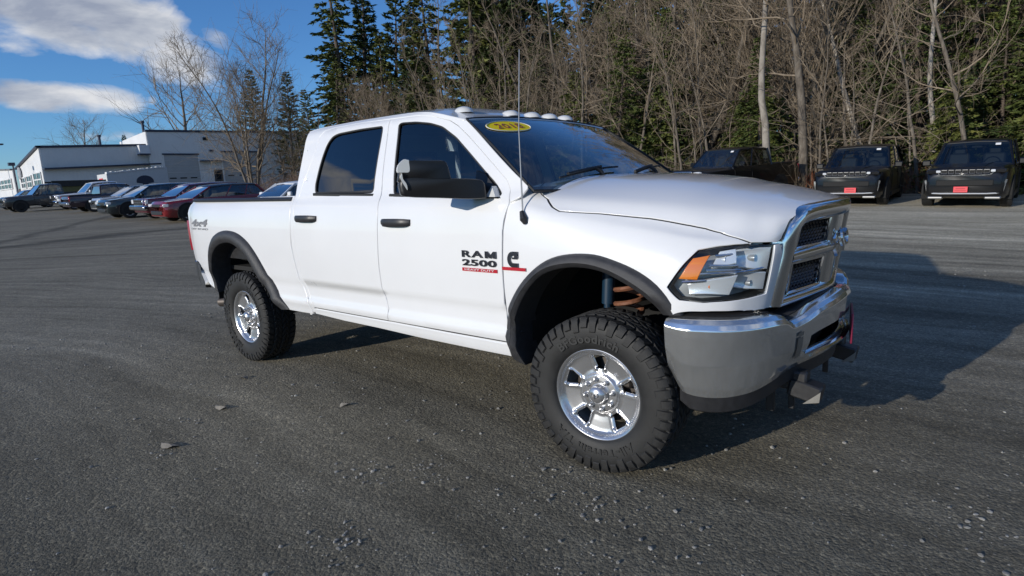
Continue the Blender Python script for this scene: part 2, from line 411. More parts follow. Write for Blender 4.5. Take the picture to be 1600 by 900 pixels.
CLIP=[ # station rows: ten (x,w,z) each, bumper line up to the hood centre
 [(-.62,.935,.50),(-.62,.971,.70),(-.62,.996,.90),(-.62,1.004,1.05),(-.62,1.003,1.2),(-.62,.991,1.345),(-.62,.945,1.475),(-.62,.86,1.530),(-.62,.45,1.550),(-.60,0,1.562)],
 [(-.40,.935,.50),(-.40,.970,.70),(-.40,.994,.90),(-.40,1.002,1.05),(-.40,.998,1.2),(-.40,.978,1.335),(-.40,.935,1.40),(-.40,.81,1.468),(-.40,.45,1.537),(-.40,0,1.55)],
 [(0,.935,.55),(0,.96,.72),(0,.985,.90),(0,.990,1.04),(0,.982,1.18),(0,.945,1.285),(0,.885,1.345),(0,.77,1.425),(0,.44,1.510),(0,0,1.53)],
 [(.30,.955,.70),(.30,.965,.80),(.30,.973,.92),(.30,.973,1.03),(.30,.962,1.15),(.30,.915,1.25),(.30,.855,1.30),(.30,.735,1.395),(.30,.42,1.48),(.30,0,1.50)],
 [(.45,.950,.85),(.45,.957,.89),(.45,.959,.95),(.45,.957,1.03),(.45,.942,1.14),(.45,.893,1.228),(.45,.835,1.272),(.445,.71,1.375),(.445,.41,1.45),(.445,0,1.468)],
 [(.565,.905,.86),(.567,.910,.90),(.57,.912,.96),(.573,.910,1.04),(.575,.895,1.14),(.565,.853,1.217),(.555,.80,1.258),(.545,.675,1.362),(.54,.395,1.432),(.54,0,1.45)],
 [(.645,.842,.86),(.65,.846,.90),(.655,.845,.96),(.662,.84,1.04),(.667,.825,1.14),(.66,.80,1.21),(.65,.755,1.254),(.64,.645,1.35),(.635,.38,1.412),(.63,0,1.43)],
 [(.695,.765,.86),(.70,.768,.90),(.708,.765,.96),(.718,.76,1.04),(.727,.75,1.14),(.723,.735,1.204),(.72,.70,1.25),(.71,.61,1.335),(.71,.37,1.392),(.71,0,1.408)],
 [(.735,.675,.865),(.742,.678,.905),(.75,.675,.965),(.763,.67,1.05),(.775,.665,1.145),(.776,.658,1.20),(.778,.645,1.245),(.778,.575,1.322),(.788,.36,1.368),(.79,0,1.382)],
 [(.755,.60,.875),(.762,.60,.92),(.77,.597,.97),(.787,.59,1.06),(.80,.585,1.15),(.803,.582,1.20),(.807,.576,1.25),(.82,.525,1.313),(.85,.33,1.345),(.862,0,1.358)],
]
CLIP=np.array(CLIP)
CLIP[:,:,0]+=np.interp(CLIP[:,:,0],[-.8,-.4,0,.3,.45,.6,.86],[.025,.02,.003,-.009,-.013,-.014,-.012])
_c=(1-np.clip(CLIP[:,:,1]/.60,0,1)**1.6)*np.clip((CLIP[:,:,0]-.3)/.5,0,1)*(np.arange(10)>=6)
CLIP[:,:,0]+=.055*_c; CLIP[:,:,2]-=np.clip((CLIP[:,:,0]-.2)*.012,0,.01)
def _cr(P,t):
    # Catmull-Rom along axis 0, P (n,...), t array (m,) -> (m,...)
    n=len(P); t=np.clip(t,0,n-1); i=np.clip(np.floor(t).astype(int),0,n-2); f=(t-i)
    g=lambda k: P[np.clip(k,0,n-1)]
    p0=np.where((i==0).reshape((-1,)+(1,)*(P.ndim-1)),2*g(i)-g(i+1),g(i-1)); p3=np.where((i==n-2).reshape((-1,)+(1,)*(P.ndim-1)),2*g(i+1)-g(i),g(i+2)); p1=g(i);p2=g(i+1)
    f=f.reshape((-1,)+(1,)*(P.ndim-1))
    return .5*(2*p1+(p2-p0)*f+(2*p0-5*p1+4*p2-p3)*f*f+(3*p1-p0-3*p2+p3)*f**3)
def F(u,v):
    u=np.atleast_1d(np.asarray(u,float)); v=np.atleast_1d(np.asarray(v,float))
    A=_cr(CLIP,u)      # (m,10,3)
    out=np.empty((len(u),3))
    n=A.shape[1]
    i=np.clip(np.floor(v).astype(int),0,n-2); f=np.clip(v-i,-.2,1.2)[:,None]; k=np.arange(len(u))
    p1=A[k,i];p2=A[k,i+1]; p0=np.where((i==0)[:,None],2*p1-p2,A[k,np.maximum(i-1,0)])
    last=(i==n-2)[:,None]; mir=A[k,n-2].copy(); mir[:,1]*=-1
    p3=np.where(last,mir,A[k,np.minimum(i+2,n-1)])
    return .5*(2*p1+(p2-p0)*f+(2*p0-5*p1+4*p2-p3)*f*f+(3*p1-p0-3*p2+p3)*f**3)
# ------------------------------------------------------------------ ground
def hz(x, y):
    """height of the lot: level round the pickup, rising gently towards the woods and the buildings"""
    t = (x-1.62)*-.65+(y+3.52)*.76-9.0
    return .031*np.where(t > 40, t, np.log1p(np.exp(np.clip(t/1.5, -50, 50)))*1.5)
def hz1(x, y): return float(hz(np.array(x, float), np.array(y, float)))
UPN = Vector((.031*.65, -.031*.76, 1)).normalized()      # normal of the rising part
def axis_vals():
    a = np.concatenate([np.linspace(-30, 30, 76), 30+np.geomspace(1, 900, 40)]); return np.unique(np.concatenate([a, -a]))
gx = axis_vals(); gy = axis_vals()
XX, YY = np.meshgrid(gx, gy); ZZ = hz(XX, YY)
bumpy = np.array([mnoise.noise(Vector((x*.35, y*.35, 0)))*.012+mnoise.noise(Vector((x*1.1, y*1.1, 3)))*.005 for x, y in zip(XX.ravel(), YY.ravel())]).reshape(XX.shape)
near_truck = np.clip((np.hypot(np.maximum(np.abs(XX+1.9)-2.8, 0), np.maximum(np.abs(YY)-1.3, 0)))/2.0, 0, 1)
ZZ = ZZ+bumpy*near_truck
n = len(gx)
gV = np.stack([XX.ravel(), YY.ravel(), ZZ.ravel()], 1); gF = [(j*n+i, j*n+i+1, (j+1)*n+i+1, (j+1)*n+i) for j in range(len(gy)-1) for i in range(n-1)]
def gravel_mat():
    m = bpy.data.materials.new('packed_gravel'); m.use_nodes = True; t = NT(m.node_tree); b = t.n['Principled BSDF']
    g = t.add('ShaderNodeNewGeometry'); p = g.outputs['Position']
    s0 = t.add('ShaderNodeSeparateXYZ'); t.link(p, s0.inputs[0]); c0 = t.add('ShaderNodeCombineXYZ'); wob = t.noise(p, .12, 2, .5)
    t.link(s0.outputs[0], c0.inputs[0]); bend = t.math('MULTIPLY', t.math('MULTIPLY', s0.outputs[0], s0.outputs[0]), .022)
    t.link(t.math('ADD', t.math('ADD', s0.outputs[1], bend), t.math('MULTIPLY', wob, 3.0)), c0.inputs[1]); pc = c0.outputs[0]
    st = t.mapping(pc, (.16, 1.1, 1), (0, 0, R_(4)))                       # sweeping tyre streaks along the lot
    streak = t.noise(st, 1.0, 6, .62, .3); patch = t.noise(p, .33, 5, .6); mid = t.noise(p, 5.5, 6, .68); fine = t.noise(p, 55, 4, .7)
    st2 = t.noise(t.mapping(pc, (.30, 4.6, 1), (0, 0, R_(5))), 1.0, 5, .6)
    vo = t.add('ShaderNodeTexVoronoi'); vo.inputs['Scale'].default_value = 62; t.link(p, vo.inputs['Vector'])
    vo2 = t.add('ShaderNodeTexVoronoi'); vo2.inputs['Scale'].default_value = 150; t.link(p, vo2.inputs['Vector'])
    f = t.math('ADD', t.math('ADD', t.math('MULTIPLY', streak, .36), t.math('MULTIPLY', patch, .18)), t.math('ADD', t.math('MULTIPLY', mid, .16), t.math('MULTIPLY', st2, .30)))
    base = t.ramp(f, [(.38, (.105, .095, .078)), (.46, (.165, .150, .124)), (.54, (.215, .197, .165)), (.62, (.30, .276, .235))])
    sp = t.add('ShaderNodeSeparateXYZ'); t.link(p, sp.inputs[0])
    grazing_lift = t.math('MULTIPLY', t.math('ADD', t.math('MULTIPLY', sp.outputs[1], .13), t.math('ADD', t.math('MULTIPLY', sp.outputs[0], .035), t.math('SUBTRACT', t.math('MULTIPLY', streak, 1.7), 1.45))), 1.0, clamp=True)   # far gravel paler: grazing-light brightness put into the colour, broken by streaks
    near = t.math('SUBTRACT', t.math('MULTIPLY', t.math('ADD', sp.outputs[1], t.math('ADD', t.math('MULTIPLY', streak, 3.0), 1.6)), .19), t.math('MULTIPLY', sp.outputs[0], .13), clamp=True)   # gravel darker towards low y and high x
    base = t.mix(near, t.mix(1, base, (.66, .655, .59), 'MULTIPLY'), t.mix(1, base, (1.22, 1.20, 1.10), 'MULTIPLY'))
    base = t.mix(grazing_lift, base, t.mix(1, base, (2.1, 2.10, 2.08), 'MULTIPLY'))
    # damp dark wheel tracks crossing the far end of the lot
    wv = t.math('MULTIPLY', t.math('SUBTRACT', t.noise(p, .45, 5, .65), .5), 2.6)
    d1 = t.math('ABSOLUTE', t.math('ADD', t.math('ADD', sp.outputs[0], 22.5), wv))
    d2 = t.math('ABSOLUTE', t.math('ADD', t.math('ADD', t.math('MULTIPLY', t.math('ADD', sp.outputs[0], 30.4), .5), t.math('MULTIPLY', t.math('SUBTRACT', sp.outputs[1], 3.95), .866)), t.math('MULTIPLY', wv, .5)))
    tr_ = t.math('MAXIMUM', t.math('SUBTRACT', 1, t.math('DIVIDE', d1, 1.0), clamp=True), t.math('MULTIPLY', t.math('SUBTRACT', 1, t.math('DIVIDE', d2, .55), clamp=True), .8), clamp=True)
    base = t.mix(t.math('MULTIPLY', tr_, 1.1, clamp=True), base, t.mix(1, base, (.42, .42, .43), 'MULTIPLY'))
    cell = t.add('ShaderNodeSeparateColor'); t.link(vo.outputs['Color'], cell.inputs[0])
    grain = t.ramp(cell.outputs[0], [(0, (.62, .62, .62)), (.55, (.95, .95, .95)), (.86, (1.15, 1.14, 1.1)), (1, (1.9, 1.85, 1.75))])
    cell2 = t.add('ShaderNodeSeparateColor'); t.link(vo2.outputs['Color'], cell2.inputs[0])
    grain2 = t.ramp(cell2.outputs[0], [(0, (.5, .5, .5)), (.6, (1, 1, 1)), (1, (1.7, 1.68, 1.6))])
    col = t.mix(.6, base, t.mix(1, base, grain, 'MULTIPLY')); col = t.mix(.55, col, t.mix(1, col, grain2, 'MULTIPLY'))
    t.link(col, b.inputs['Base Color']); b.inputs['Roughness'].default_value = .92; b.inputs['Specular IOR Level'].default_value = .25
    hgt = t.math('ADD', t.math('ADD', t.math('MULTIPLY', vo.outputs['Distance'], -.5), t.math('MULTIPLY', vo2.outputs['Distance'], -.25)), t.math('ADD', t.math('MULTIPLY', fine, .55), t.math('MULTIPLY', mid, 1.6)))
    bp = t.add('ShaderNodeBump'); bp.inputs['Strength'].default_value = .55; bp.inputs['Distance'].default_value = .012
    t.link(hgt, bp.inputs['Height']); t.link(bp.outputs[0], b.inputs['Normal']); return m
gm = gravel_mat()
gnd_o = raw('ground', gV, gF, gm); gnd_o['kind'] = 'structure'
# loose stones lying on the lot
def stones(name, n, area, rmin, rmax, m, seed, clusters=()):
    rs = np.random.RandomState(seed); V = []; Fc = []
    ico = np.array([(0, 0, 1), (.89, 0, .45), (.28, .85, .45), (-.72, .53, .45), (-.72, -.53, .45), (.28, -.85, .45), (.72, .53, -.45), (-.28, .85, -.45), (-.89, 0, -.45), (-.28, -.85, -.45), (.72, -.53, -.45)])
    tri = [(0, 1, 2), (0, 2, 3), (0, 3, 4), (0, 4, 5), (0, 5, 1), (1, 6, 2), (2, 7, 3), (3, 8, 4), (4, 9, 5), (5, 10, 1), (6, 7, 2), (7, 8, 3), (8, 9, 4), (9, 10, 5), (10, 6, 1)]
    P = []
    for k in range(n): P.append((rs.uniform(area[0], area[1]), rs.uniform(area[2], area[3])))
    for cx, cy, r, q in clusters: P += [(cx+rs.normal()*r, cy+rs.normal()*r*.7) for _ in range(q)]
    for x, y in P:
        r = rmin*(rmax/rmin)**(rs.rand()**2.6); q = ico*(1+rs.uniform(-.28, .28, (11, 1)))*np.array((1.15, .9, .62))*r; a = rs.rand()*6.28; c, s = math.cos(a), math.sin(a)
        z = hz1(x, y)+r*.22; o = len(V)
        V += [(x+p[0]*c-p[1]*s, y+p[0]*s+p[1]*c, z+p[2]) for p in q]; Fc += [(i+o, j+o, k+o) for i, j, k in tri]
    ob = raw(name, V, Fc, m, smooth=False); ob['kind'] = 'stuff'; return ob
sm = mat('grey_stone', (.24, .23, .21), .85, var=.55, vscale=9)
stones('loose_gravel', 4600, (-7, 6.5, -5.2, 7), .003, .0145, sm, 3,
       [(1.2, -1.7, .30, 260), (.6, -2.0, .25, 200), (1.9, -.6, .4, 260), (2.1, .2, .3, 120), (-.55, -2.2, .12, 60), (-.75, -1.5, .10, 50), (-1.0, -1.75, .10, 45), (.1, -1.25, .3, 160), (2.6, .5, .5, 160), (-2.7, -2.0, .08, 20), (-2.3, -2.3, .06, 14)])
sm2 = mat('pale_stone', (.34, .33, .30), .85, var=.3, vscale=9)
stones('pale_stones', 90, (-3, 6, -3, 6), .007, .015, sm2, 5)
# a few dead leaves / clods lying apart
def leaf(x, y, r, a, k):
    g = G(); P = []
    for i in range(9):
        t = 2*PI*i/9; P.append((r*math.cos(t)*(1+.2*math.sin(3*t+k)), .45*r*math.sin(t)*(1+.25*math.cos(2*t+k)), .010+.012*math.cos(2*t+k)))
    P.append((0, 0, .024)); rot = Matrix.Rotation(a, 3, 'Z')
    g.add([rot @ Vector(p)+Vector((x, y, hz1(x, y))) for p in P], [(i, (i+1) % 9, 9) for i in range(9)]); return g
leaf_m = mat('dead_leaf', (.20, .18, .15), .8, var=.4, vscale=40)

# ------------------------------------------------------------------ woods floor with leaf litter
def floor_mat():
    m = bpy.data.materials.new('leaf_litter'); m.use_nodes = True; t = NT(m.node_tree); b = t.n['Principled BSDF']
    g = t.add('ShaderNodeNewGeometry'); p = g.outputs['Position']; vo = t.add('ShaderNodeTexVoronoi'); vo.inputs['Scale'].default_value = 14; t.link(p, vo.inputs['Vector'])
    c = t.add('ShaderNodeSeparateColor'); t.link(vo.outputs['Color'], c.inputs[0]); n_ = t.noise(p, .9, 6, .65)
    col = t.mix(.6, t.ramp(n_, [(.3, (.06, .042, .028)), (.55, (.14, .10, .065)), (.75, (.22, .17, .11))]), t.ramp(c.outputs[0], [(0, (.05, .035, .022)), (.5, (.15, .105, .065)), (1, (.30, .22, .14))]))
    t.link(col, b.inputs['Base Color']); b.inputs['Roughness'].default_value = .95
    bp = t.add('ShaderNodeBump'); bp.inputs['Strength'].default_value = .8; bp.inputs['Distance'].default_value = .05; t.link(t.math('ADD', vo.outputs['Distance'], n_), bp.inputs['Height']); t.link(bp.outputs[0], b.inputs['Normal']); return m
V = []; Fc = []; nx, ny = 150, 26
for j in range(ny):
    for i in range(nx):
        x = -58+i*(58+70)/(nx-1); v = j/(ny-1); y = 22.2+v*v*110+(1-v)*mnoise.noise(Vector((x*.3, 0, 7)))*.9
        z = hz1(x, y)+.02+min(1, j/3)*(.16+.16*mnoise.noise(Vector((x*.5, y*.5, 1))))+max(0, y-30)*.045-(0.10 if j == 0 else 0)
        V.append((x, y, z))
Fc = [(j*nx+i, j*nx+i+1, (j+1)*nx+i+1, (j+1)*nx+i) for j in range(ny-1) for i in range(nx-1)]
ff = raw('forest_floor', V, Fc, floor_mat()); ff['kind'] = 'structure'
def woods_z(x, y): return hz1(x, y)+.10+max(0, y-30)*.045 if y > 22 and -58 < x < 70 else hz1(x, y)

# ------------------------------------------------------------------ trees
def bark_mat(name, a, b_, c, scale=7):
    m = bpy.data.materials.new(name); m.use_nodes = True; t = NT(m.node_tree); b = t.n['Principled BSDF']
    tcx = t.add('ShaderNodeTexCoord'); oi = t.add('ShaderNodeObjectInfo')
    n_ = t.noise(t.mapping(tcx.outputs['Object'], (1, 1, .35)), scale, 5, .65)
    col = t.ramp(n_, [(.32, a), (.5, b_), (.68, c)])
    col = t.mix(t.math('MULTIPLY', oi.outputs['Random'], .45), col, tuple(x*.55 for x in b_)); t.link(col, b.inputs['Base Color']); b.inputs['Roughness'].default_value = .9
    bp = t.add('ShaderNodeBump'); bp.inputs['Strength'].default_value = .5; bp.inputs['Distance'].default_value = .02; t.link(n_, bp.inputs['Height']); t.link(bp.outputs[0], b.inputs['Normal']); return m
BARK = bark_mat('grey_brown_bark', (.07, .056, .043), (.155, .128, .10), (.27, .235, .19))
BIRCH = bark_mat('pale_birch_bark', (.13, .11, .09), (.34, .30, .25), (.50, .46, .40), 5)
TWIG = bark_mat('twig_bark', (.14, .107, .074), (.26, .203, .142), (.38, .305, .22), 3)
PBARK = bark_mat('pine_bark', (.05, .038, .03), (.11, .085, .065), (.19, .15, .12))
def needle_mat(name, lo, mid, hi):
    m = bpy.data.materials.new(name); m.use_nodes = True; t = NT(m.node_tree); b = t.n['Principled BSDF']
    tcx = t.add('ShaderNodeTexCoord'); oi = t.add('ShaderNodeObjectInfo')
    n_ = t.noise(tcx.outputs['Object'], 1.1, 5, .7); f = t.math('ADD', n_, t.math('MULTIPLY', t.math('SUBTRACT', oi.outputs['Random'], .5), .22))
    t.link(t.ramp(f, [(.33, lo), (.5, mid), (.7, hi)]), b.inputs['Base Color']); b.inputs['Roughness'].default_value = .65; b.inputs['Specular IOR Level'].default_value = .3; return m
PINE = needle_mat('pine_needles', (.030, .048, .018), (.070, .092, .028), (.145, .150, .044))
HEM = needle_mat('hemlock_needles', (.042, .064, .018), (.095, .120, .030), (.18, .185, .050))

class TM:
    """fast collector for tubes and leaf quads"""
    def __init__(s): s.V = []; s.F = []; s.n = 0
    def tube(s, P, R, sides):
        P = np.asarray(P); R = np.asarray(R); k = len(P)
        T = np.gradient(P, axis=0); T /= np.maximum(np.linalg.norm(T, axis=1), 1e-9)[:, None]
        ref = np.where(np.abs(T[:, 2:3]) > .9, np.array([[1., 0, 0]]), np.array([[0, 0, 1.]]))
        A = np.cross(T, ref); A /= np.maximum(np.linalg.norm(A, axis=1), 1e-9)[:, None]; B = np.cross(T, A)
        an = np.arange(sides)*2*PI/sides
        ring = P[:, None]+(A[:, None]*np.cos(an)[None, :, None]+B[:, None]*np.sin(an)[None, :, None])*R[:, None, None]
        s.V.append(ring.reshape(-1, 3)); i = np.arange(sides); j = (i+1) % sides
        for a in range(k-1):
            o = s.n+a*sides; s.F.append(np.stack([o+i, o+j, o+sides+j, o+sides+i], 1))
        s.n += k*sides
    def quads(s, Q):
        m = len(Q); s.V.append(Q.reshape(-1, 3)); s.F.append((s.n+np.arange(4*m)).reshape(m, 4)); s.n += 4*m
    def mesh(s, name, m, smooth=True):
        V = np.concatenate(s.V); Fq = np.concatenate(s.F)
        me = bpy.data.meshes.new(name); me.vertices.add(len(V)); me.vertices.foreach_set('co', V.ravel().astype(np.float32))
        me.loops.add(Fq.size); me.loops.foreach_set('vertex_index', Fq.ravel().astype(np.int32))
        me.polygons.add(len(Fq)); me.polygons.foreach_set('loop_start', np.arange(0, Fq.size, 4, dtype=np.int32))
        try: me.polygons.foreach_set('loop_total', np.full(len(Fq), 4, np.int32))
        except Exception: pass
        me.update(calc_edges=True); me.validate(); me.materials.append(m)
        if smooth: me.polygons.foreach_set('use_smooth', [True]*len(me.polygons))
        return me
def wander(rs, p, d, L, k, wig, up):
    P = [np.array(p, float)]; d = np.array(d, float)
    for _ in range(k):
        d = d+rs.normal(size=3)*wig+np.array((0, 0, up)); d /= np.linalg.norm(d); P.append(P[-1]+d*L/k)
    return np.array(P), d
def bare_tree(seed, H, r0, lean=(0, 0), stems=1, low=.3, spread=.9, dens=1.0, upright=.5):
    rs = np.random.RandomState(seed); tr = TM(); cr = TM()
    for sidx in range(stems):
        a = rs.rand()*6.28; sp = 0 if stems == 1 else .22+.1*rs.rand()
        d0 = np.array((lean[0]+sp*math.cos(a), lean[1]+sp*math.sin(a), 1.)); d0 /= np.linalg.norm(d0)
        h = H*(1 if sidx == 0 else rs.uniform(.7, 1)); r = r0*(1 if sidx == 0 else rs.uniform(.6, .9))
        P, _ = wander(rs, (sp*.4*math.cos(a), sp*.4*math.sin(a), -.25), d0, h, 14, .055, .015)
        t = np.linspace(0, 1, len(P)); R = r*(1-t)**.8+.012; R[0] *= 1.35
        tr.tube(P, R, 9)
        nb = int((16 if stems == 1 else 11)*dens)
        for b in range(nb):
            f = low+(1-low)*((b+rs.rand())/nb); i = min(int(f*14), 13); base = P[i]+(P[i+1]-P[i])*(f*14-i)
            az_ = b*2.4+rs.rand()*1.2; el_ = upright*(.55+.6*f)+rs.normal()*.15
            d = np.array((math.cos(az_)*math.cos(el_), math.sin(az_)*math.cos(el_), math.sin(el_)))
            L = h*spread*(.12+.34*(1-f)**.8)*rs.uniform(.7, 1.25)
            rb = max(.014, R[i]*.45*rs.uniform(.6, 1)); Q, _ = wander(rs, base, d, L, 6, .16, .06)
            cr.tube(Q, np.linspace(rb, .010, len(Q)), 5)
            for c in range(int(rs.randint(5, 9)*dens)):
                f2 = .2+.8*rs.rand(); j = min(int(f2*6), 5); q = Q[j]+(Q[j+1]-Q[j])*(f2*6-j); dd = (Q[j+1]-Q[j]); dd /= np.linalg.norm(dd)
                d2 = dd+rs.normal(size=3)*.62; d2[2] += .18; d2 /= np.linalg.norm(d2); L2 = L*(.24+.30*rs.rand())
                S2, _ = wander(rs, q, d2, L2, 4, .16, .05); cr.tube(S2, np.linspace(max(.009, rb*.4), .006, 5), 4)
                for e in range(rs.randint(3, 6)):
                    k = rs.randint(1, 5); d3 = (S2[k]-S2[k-1]); d3 = d3/np.linalg.norm(d3)+rs.normal(size=3)*.6; d3[2] += .12; d3 /= np.linalg.norm(d3)
                    S3, _ = wander(rs, S2[k], d3, L2*rs.uniform(.3, .65)+.12, 2, .18, .03); cr.tube(S3, [.0062, .005, .0035], 3)
    return tr, cr
def conifer(seed, H, crown_r, bare=.12, style='pine', gap=.34, shape=1.0):
    rs = np.random.RandomState(seed); tr = TM(); wd = TM(); cr = TM()
    P, _ = wander(rs, (0, 0, -.25), (rs.normal()*.02, rs.normal()*.02, 1), H, 12, .02, .01); t = np.linspace(0, 1, 13); rb = H*.0135
    tr.tube(P, rb*(1-t)**.9+.01, 8)
    z = bare*H; Qs = []
    while z < H*.985:
        f = z/H; i = min(int(f*12), 11); base = P[i]+(P[i+1]-P[i])*(f*12-i)
        g_ = (f-bare)/(1-bare); prof = (1-g_)**shape*(.55+.45*min(1, g_*5+.3)) if style != 'pine' else (1-g_)**.75*(.5+.5*min(1, g_*3+.2))
        nb = rs.randint(4, 7); a0 = rs.rand()*6.28
        for b in range(nb):
            L = crown_r*prof*rs.uniform(.55, 1.2)+.15
            a = a0+b*2*PI/nb+rs.normal()*.3; up = (.14 if style == 'pine' else .02)-.25*(1-g_)*(0 if style == 'pine' else 1)+rs.normal()*.1
            Bq, _ = wander(rs, base, (math.cos(a), math.sin(a), up), L, 4, .08, -.03 if style != 'pine' else .03)
            wd.tube(Bq, np.linspace(max(.008, L*.012), .005, 5), 3)
            m = int(L*(50 if style == 'pine' else 40))+4
            ff_ = np.sqrt(rs.uniform(.05, 1, m)); idx = np.minimum((ff_*4).astype(int), 3); fr = ff_*4-idx
            c = Bq[idx]+(Bq[idx+1]-Bq[idx])*fr[:, None]; ax = (Bq[idx+1]-Bq[idx]); ax /= np.linalg.norm(ax, axis=1)[:, None]
            side = np.cross(ax, (0, 0, 1.)); side /= np.maximum(np.linalg.norm(side, axis=1), 1e-6)[:, None]
            sg = rs.choice([-1, 1], m)[:, None]; d = ax*rs.uniform(.35, 1, (m, 1))+side*sg*rs.uniform(.2, 1, (m, 1))+rs.normal(size=(m, 3))*.25
            if style == 'pine': d[:, 2] += .25
            else: d[:, 2] -= .15
            d /= np.linalg.norm(d, axis=1)[:, None]; l = rs.uniform(.15, .38, (m, 1))*(1 if style == 'pine' else .9); w_ = rs.uniform(.025, .065, (m, 1))
            nrm = rs.normal(size=(m, 3)); nrm[:, 2] += 1.0 if style != 'pine' else .2; wv = np.cross(d, nrm); wv /= np.maximum(np.linalg.norm(wv, axis=1), 1e-6)[:, None]
            tip = c+d*l; Qs.append(np.stack([c-wv*w_*.5, c+d*l*.5-wv*w_, tip, c+d*l*.5+wv*w_], 1))
        z += gap*rs.uniform(.6, 1.3)*(H/14)**.5
    cr.quads(np.concatenate(Qs)); return tr, wd, cr
BARE = []
for k, (H, r, kw) in enumerate(((11, .13, dict(low=.22)), (12, .16, dict(low=.30, stems=2)), (9, .075, dict(low=.15, dens=.9, upright=.75)), (13, .17, dict(low=.35, upright=.8)),
                            (8, .06, dict(low=.1, dens=.8, upright=.9)), (12, .12, dict(low=.12, stems=5, upright=.85, spread=1.05, dens=1.7)), (10, .20, dict(low=.2, spread=1.5, dens=1.7, upright=.6)), (10, .10, dict(low=.25, lean=(.22, -.05))))):
    tr, cr = bare_tree(100+k, H, r, **kw); BARE.append((H, tr.mesh('bare_tree_trunk', BARK), cr.mesh('bare_tree_crown', TWIG)))
tr, cr = bare_tree(140, 12, .12, low=.45, dens=.8, upright=.8, lean=(.16, .05)); BARE.append((12, tr.mesh('birch_trunk', BIRCH), cr.mesh('birch_crown', TWIG)))
tr, cr = bare_tree(141, 12, .10, low=.4, dens=.8, upright=.9); BARE.append((12, tr.mesh('birch_trunk', BIRCH), cr.mesh('birch_crown', TWIG)))
CON = []
for k, (H, r, st, kw) in enumerate(((17, 3.0, 'pine', dict(bare=.12, gap=.27)), (15, 2.6, 'pine', dict(bare=.06, gap=.27)), (14, 2.3, 'hem', dict(bare=.04, shape=.9)), (12, 2.5, 'hem', dict(bare=.02, shape=.8)), (6, 1.7, 'hem', dict(bare=.02, shape=.8, gap=.26)))):
    tr, wd, cr = conifer(200+k, H, r, style=st, **kw); mm = PINE if st == 'pine' else HEM
    tm_ = tr; tm_.V += wd.V; off = tr.n
    tm_.F += [f+off for f in wd.F]; tm_.n += wd.n
    CON.append((H, tm_.mesh('conifer_trunk', PBARK), cr.mesh('conifer_crown', mm, False)))
used_tree = {}
SECT = [(-.25, 'beyond the right-hand black vehicle'), (-.04, 'behind the right-hand black vehicle'), (.10, 'between the two black sport utility vehicles'), (.24, 'behind the middle black vehicle'), (.36, 'behind the half hidden black pickup'), (.48, 'above the right end of the white windshield'), (.66, 'above the white windshield'), (.84, 'above the front door of the white cab'), (1.05, 'above the back door of the white cab'), (9, 'above the bed of the white pickup')]
def where(x, y):
    q = (1.62-x)/(y+3.52)
    for lim, s in SECT:
        if q < lim: return s
def put_tree(kind, x, y, h, rz=None, label='', group=None, tilt=(0, 0), z=None, name=None, wide=1.0):
    if group:
        a, b = TALL.get(group, (0, 99)); label = ('short ' if h < a else 'tall ' if h > b else 'middling ')+label+' '+where(x, y)
    H, tm, cm = kind; s = h/H
    o = empty(name or ('conifer' if kind in CON else 'bare_tree'), (x, y, woods_z(x, y) if z is None else z), 0, label, 'tree', group)
    o.rotation_euler = (tilt[0], tilt[1], random.random()*6.28 if rz is None else rz); o.scale = (s*wide, s*wide, s)
    link(bpy.data.objects.new('trunk', tm), o); link(bpy.data.objects.new('crown', cm), o); return o
TALL = {'bare trees along the edge of the woods': (6.8, 8.8), 'bare trees inside the woods': (11.5, 13.5), 'conifers inside the woods': (15.5, 18.5), 'young hemlocks at the edge of the woods': (3.6, 4.9), 'hemlocks behind the first bare trees': (7.5, 9.7), 'bare saplings in front of the woods': (5, 6.6)}
GT = 'bare trees along the edge of the woods'; GB = 'bare trees inside the woods'; GC = 'conifers inside the woods'; GH = 'young hemlocks at the edge of the woods'
# trees one can single out
put_tree(BARE[5], -45.2, 20.2, 13.6, .4, 'tall bare tree with many stems in front of the garage doors')
put_tree(BARE[6], -88.5, 33.2, 16.5, .9, 'round bare tree rising behind the long blue-grey building', z=2.4)
put_tree(BARE[6], -129, 31.8, 12.5, 2.0, 'small round bare tree far behind the low roof', z=3.2)
put_tree(CON[1], -133, 39.5, 11.2, 2.0, 'distant dark conifer beside the small round bare tree', z=3.4, wide=.9)
put_tree(CON[0], -76, 37.1, 15.8, 1.0, 'lone pine whose top shows left of the woods', z=2.2)
put_tree(CON[1], -68.5, 37.5, 14.6, 2.4, 'dark pine beside the lone pine at the left of the woods', z=2.1)
put_tree(CON[1], -62, 36.5, 11.5, 3.4, 'shorter pine right of the lone pines', z=2.0)
put_tree(CON[2], -42.0, 27.5, 20.5, .5, 'tallest dark pine at the left end of the woods', wide=1.15)
put_tree(CON[1], -40.2, 31.0, 17.5, 1.7, 'second tall pine at the left end of the woods', wide=1.0)
put_tree(CON[0], -45.0, 33.0, 17.0, 3.1, 'thin topped pine behind the tallest dark pine')
put_tree(CON[2], -43.8, 30.5, 18.5, 4.0, 'dark pine crowding the left side of the tallest pine', wide=1.15)
put_tree(CON[2], -41.0, 25.5, 10.5, 4.0, 'dense dark hemlock below the tallest pine', wide=1.2)
put_tree(CON[2], -38.8, 28.5, 13.0, 5.2, 'dense pine right of the tallest pine', wide=1.15)
put_tree(CON[2], -33.0, 29.0, 17.5, .2, 'first tall hemlock right of the gap of blue sky', wide=1.15)
put_tree(CON[1], -30.2, 30.5, 20.0, 1.2, 'tall pine just right of the gap of blue sky', wide=1.2)
put_tree(CON[2], -27.6, 28.0, 18.0, 2.2, 'dark hemlock above the middle of the white cab roof', wide=1.15)
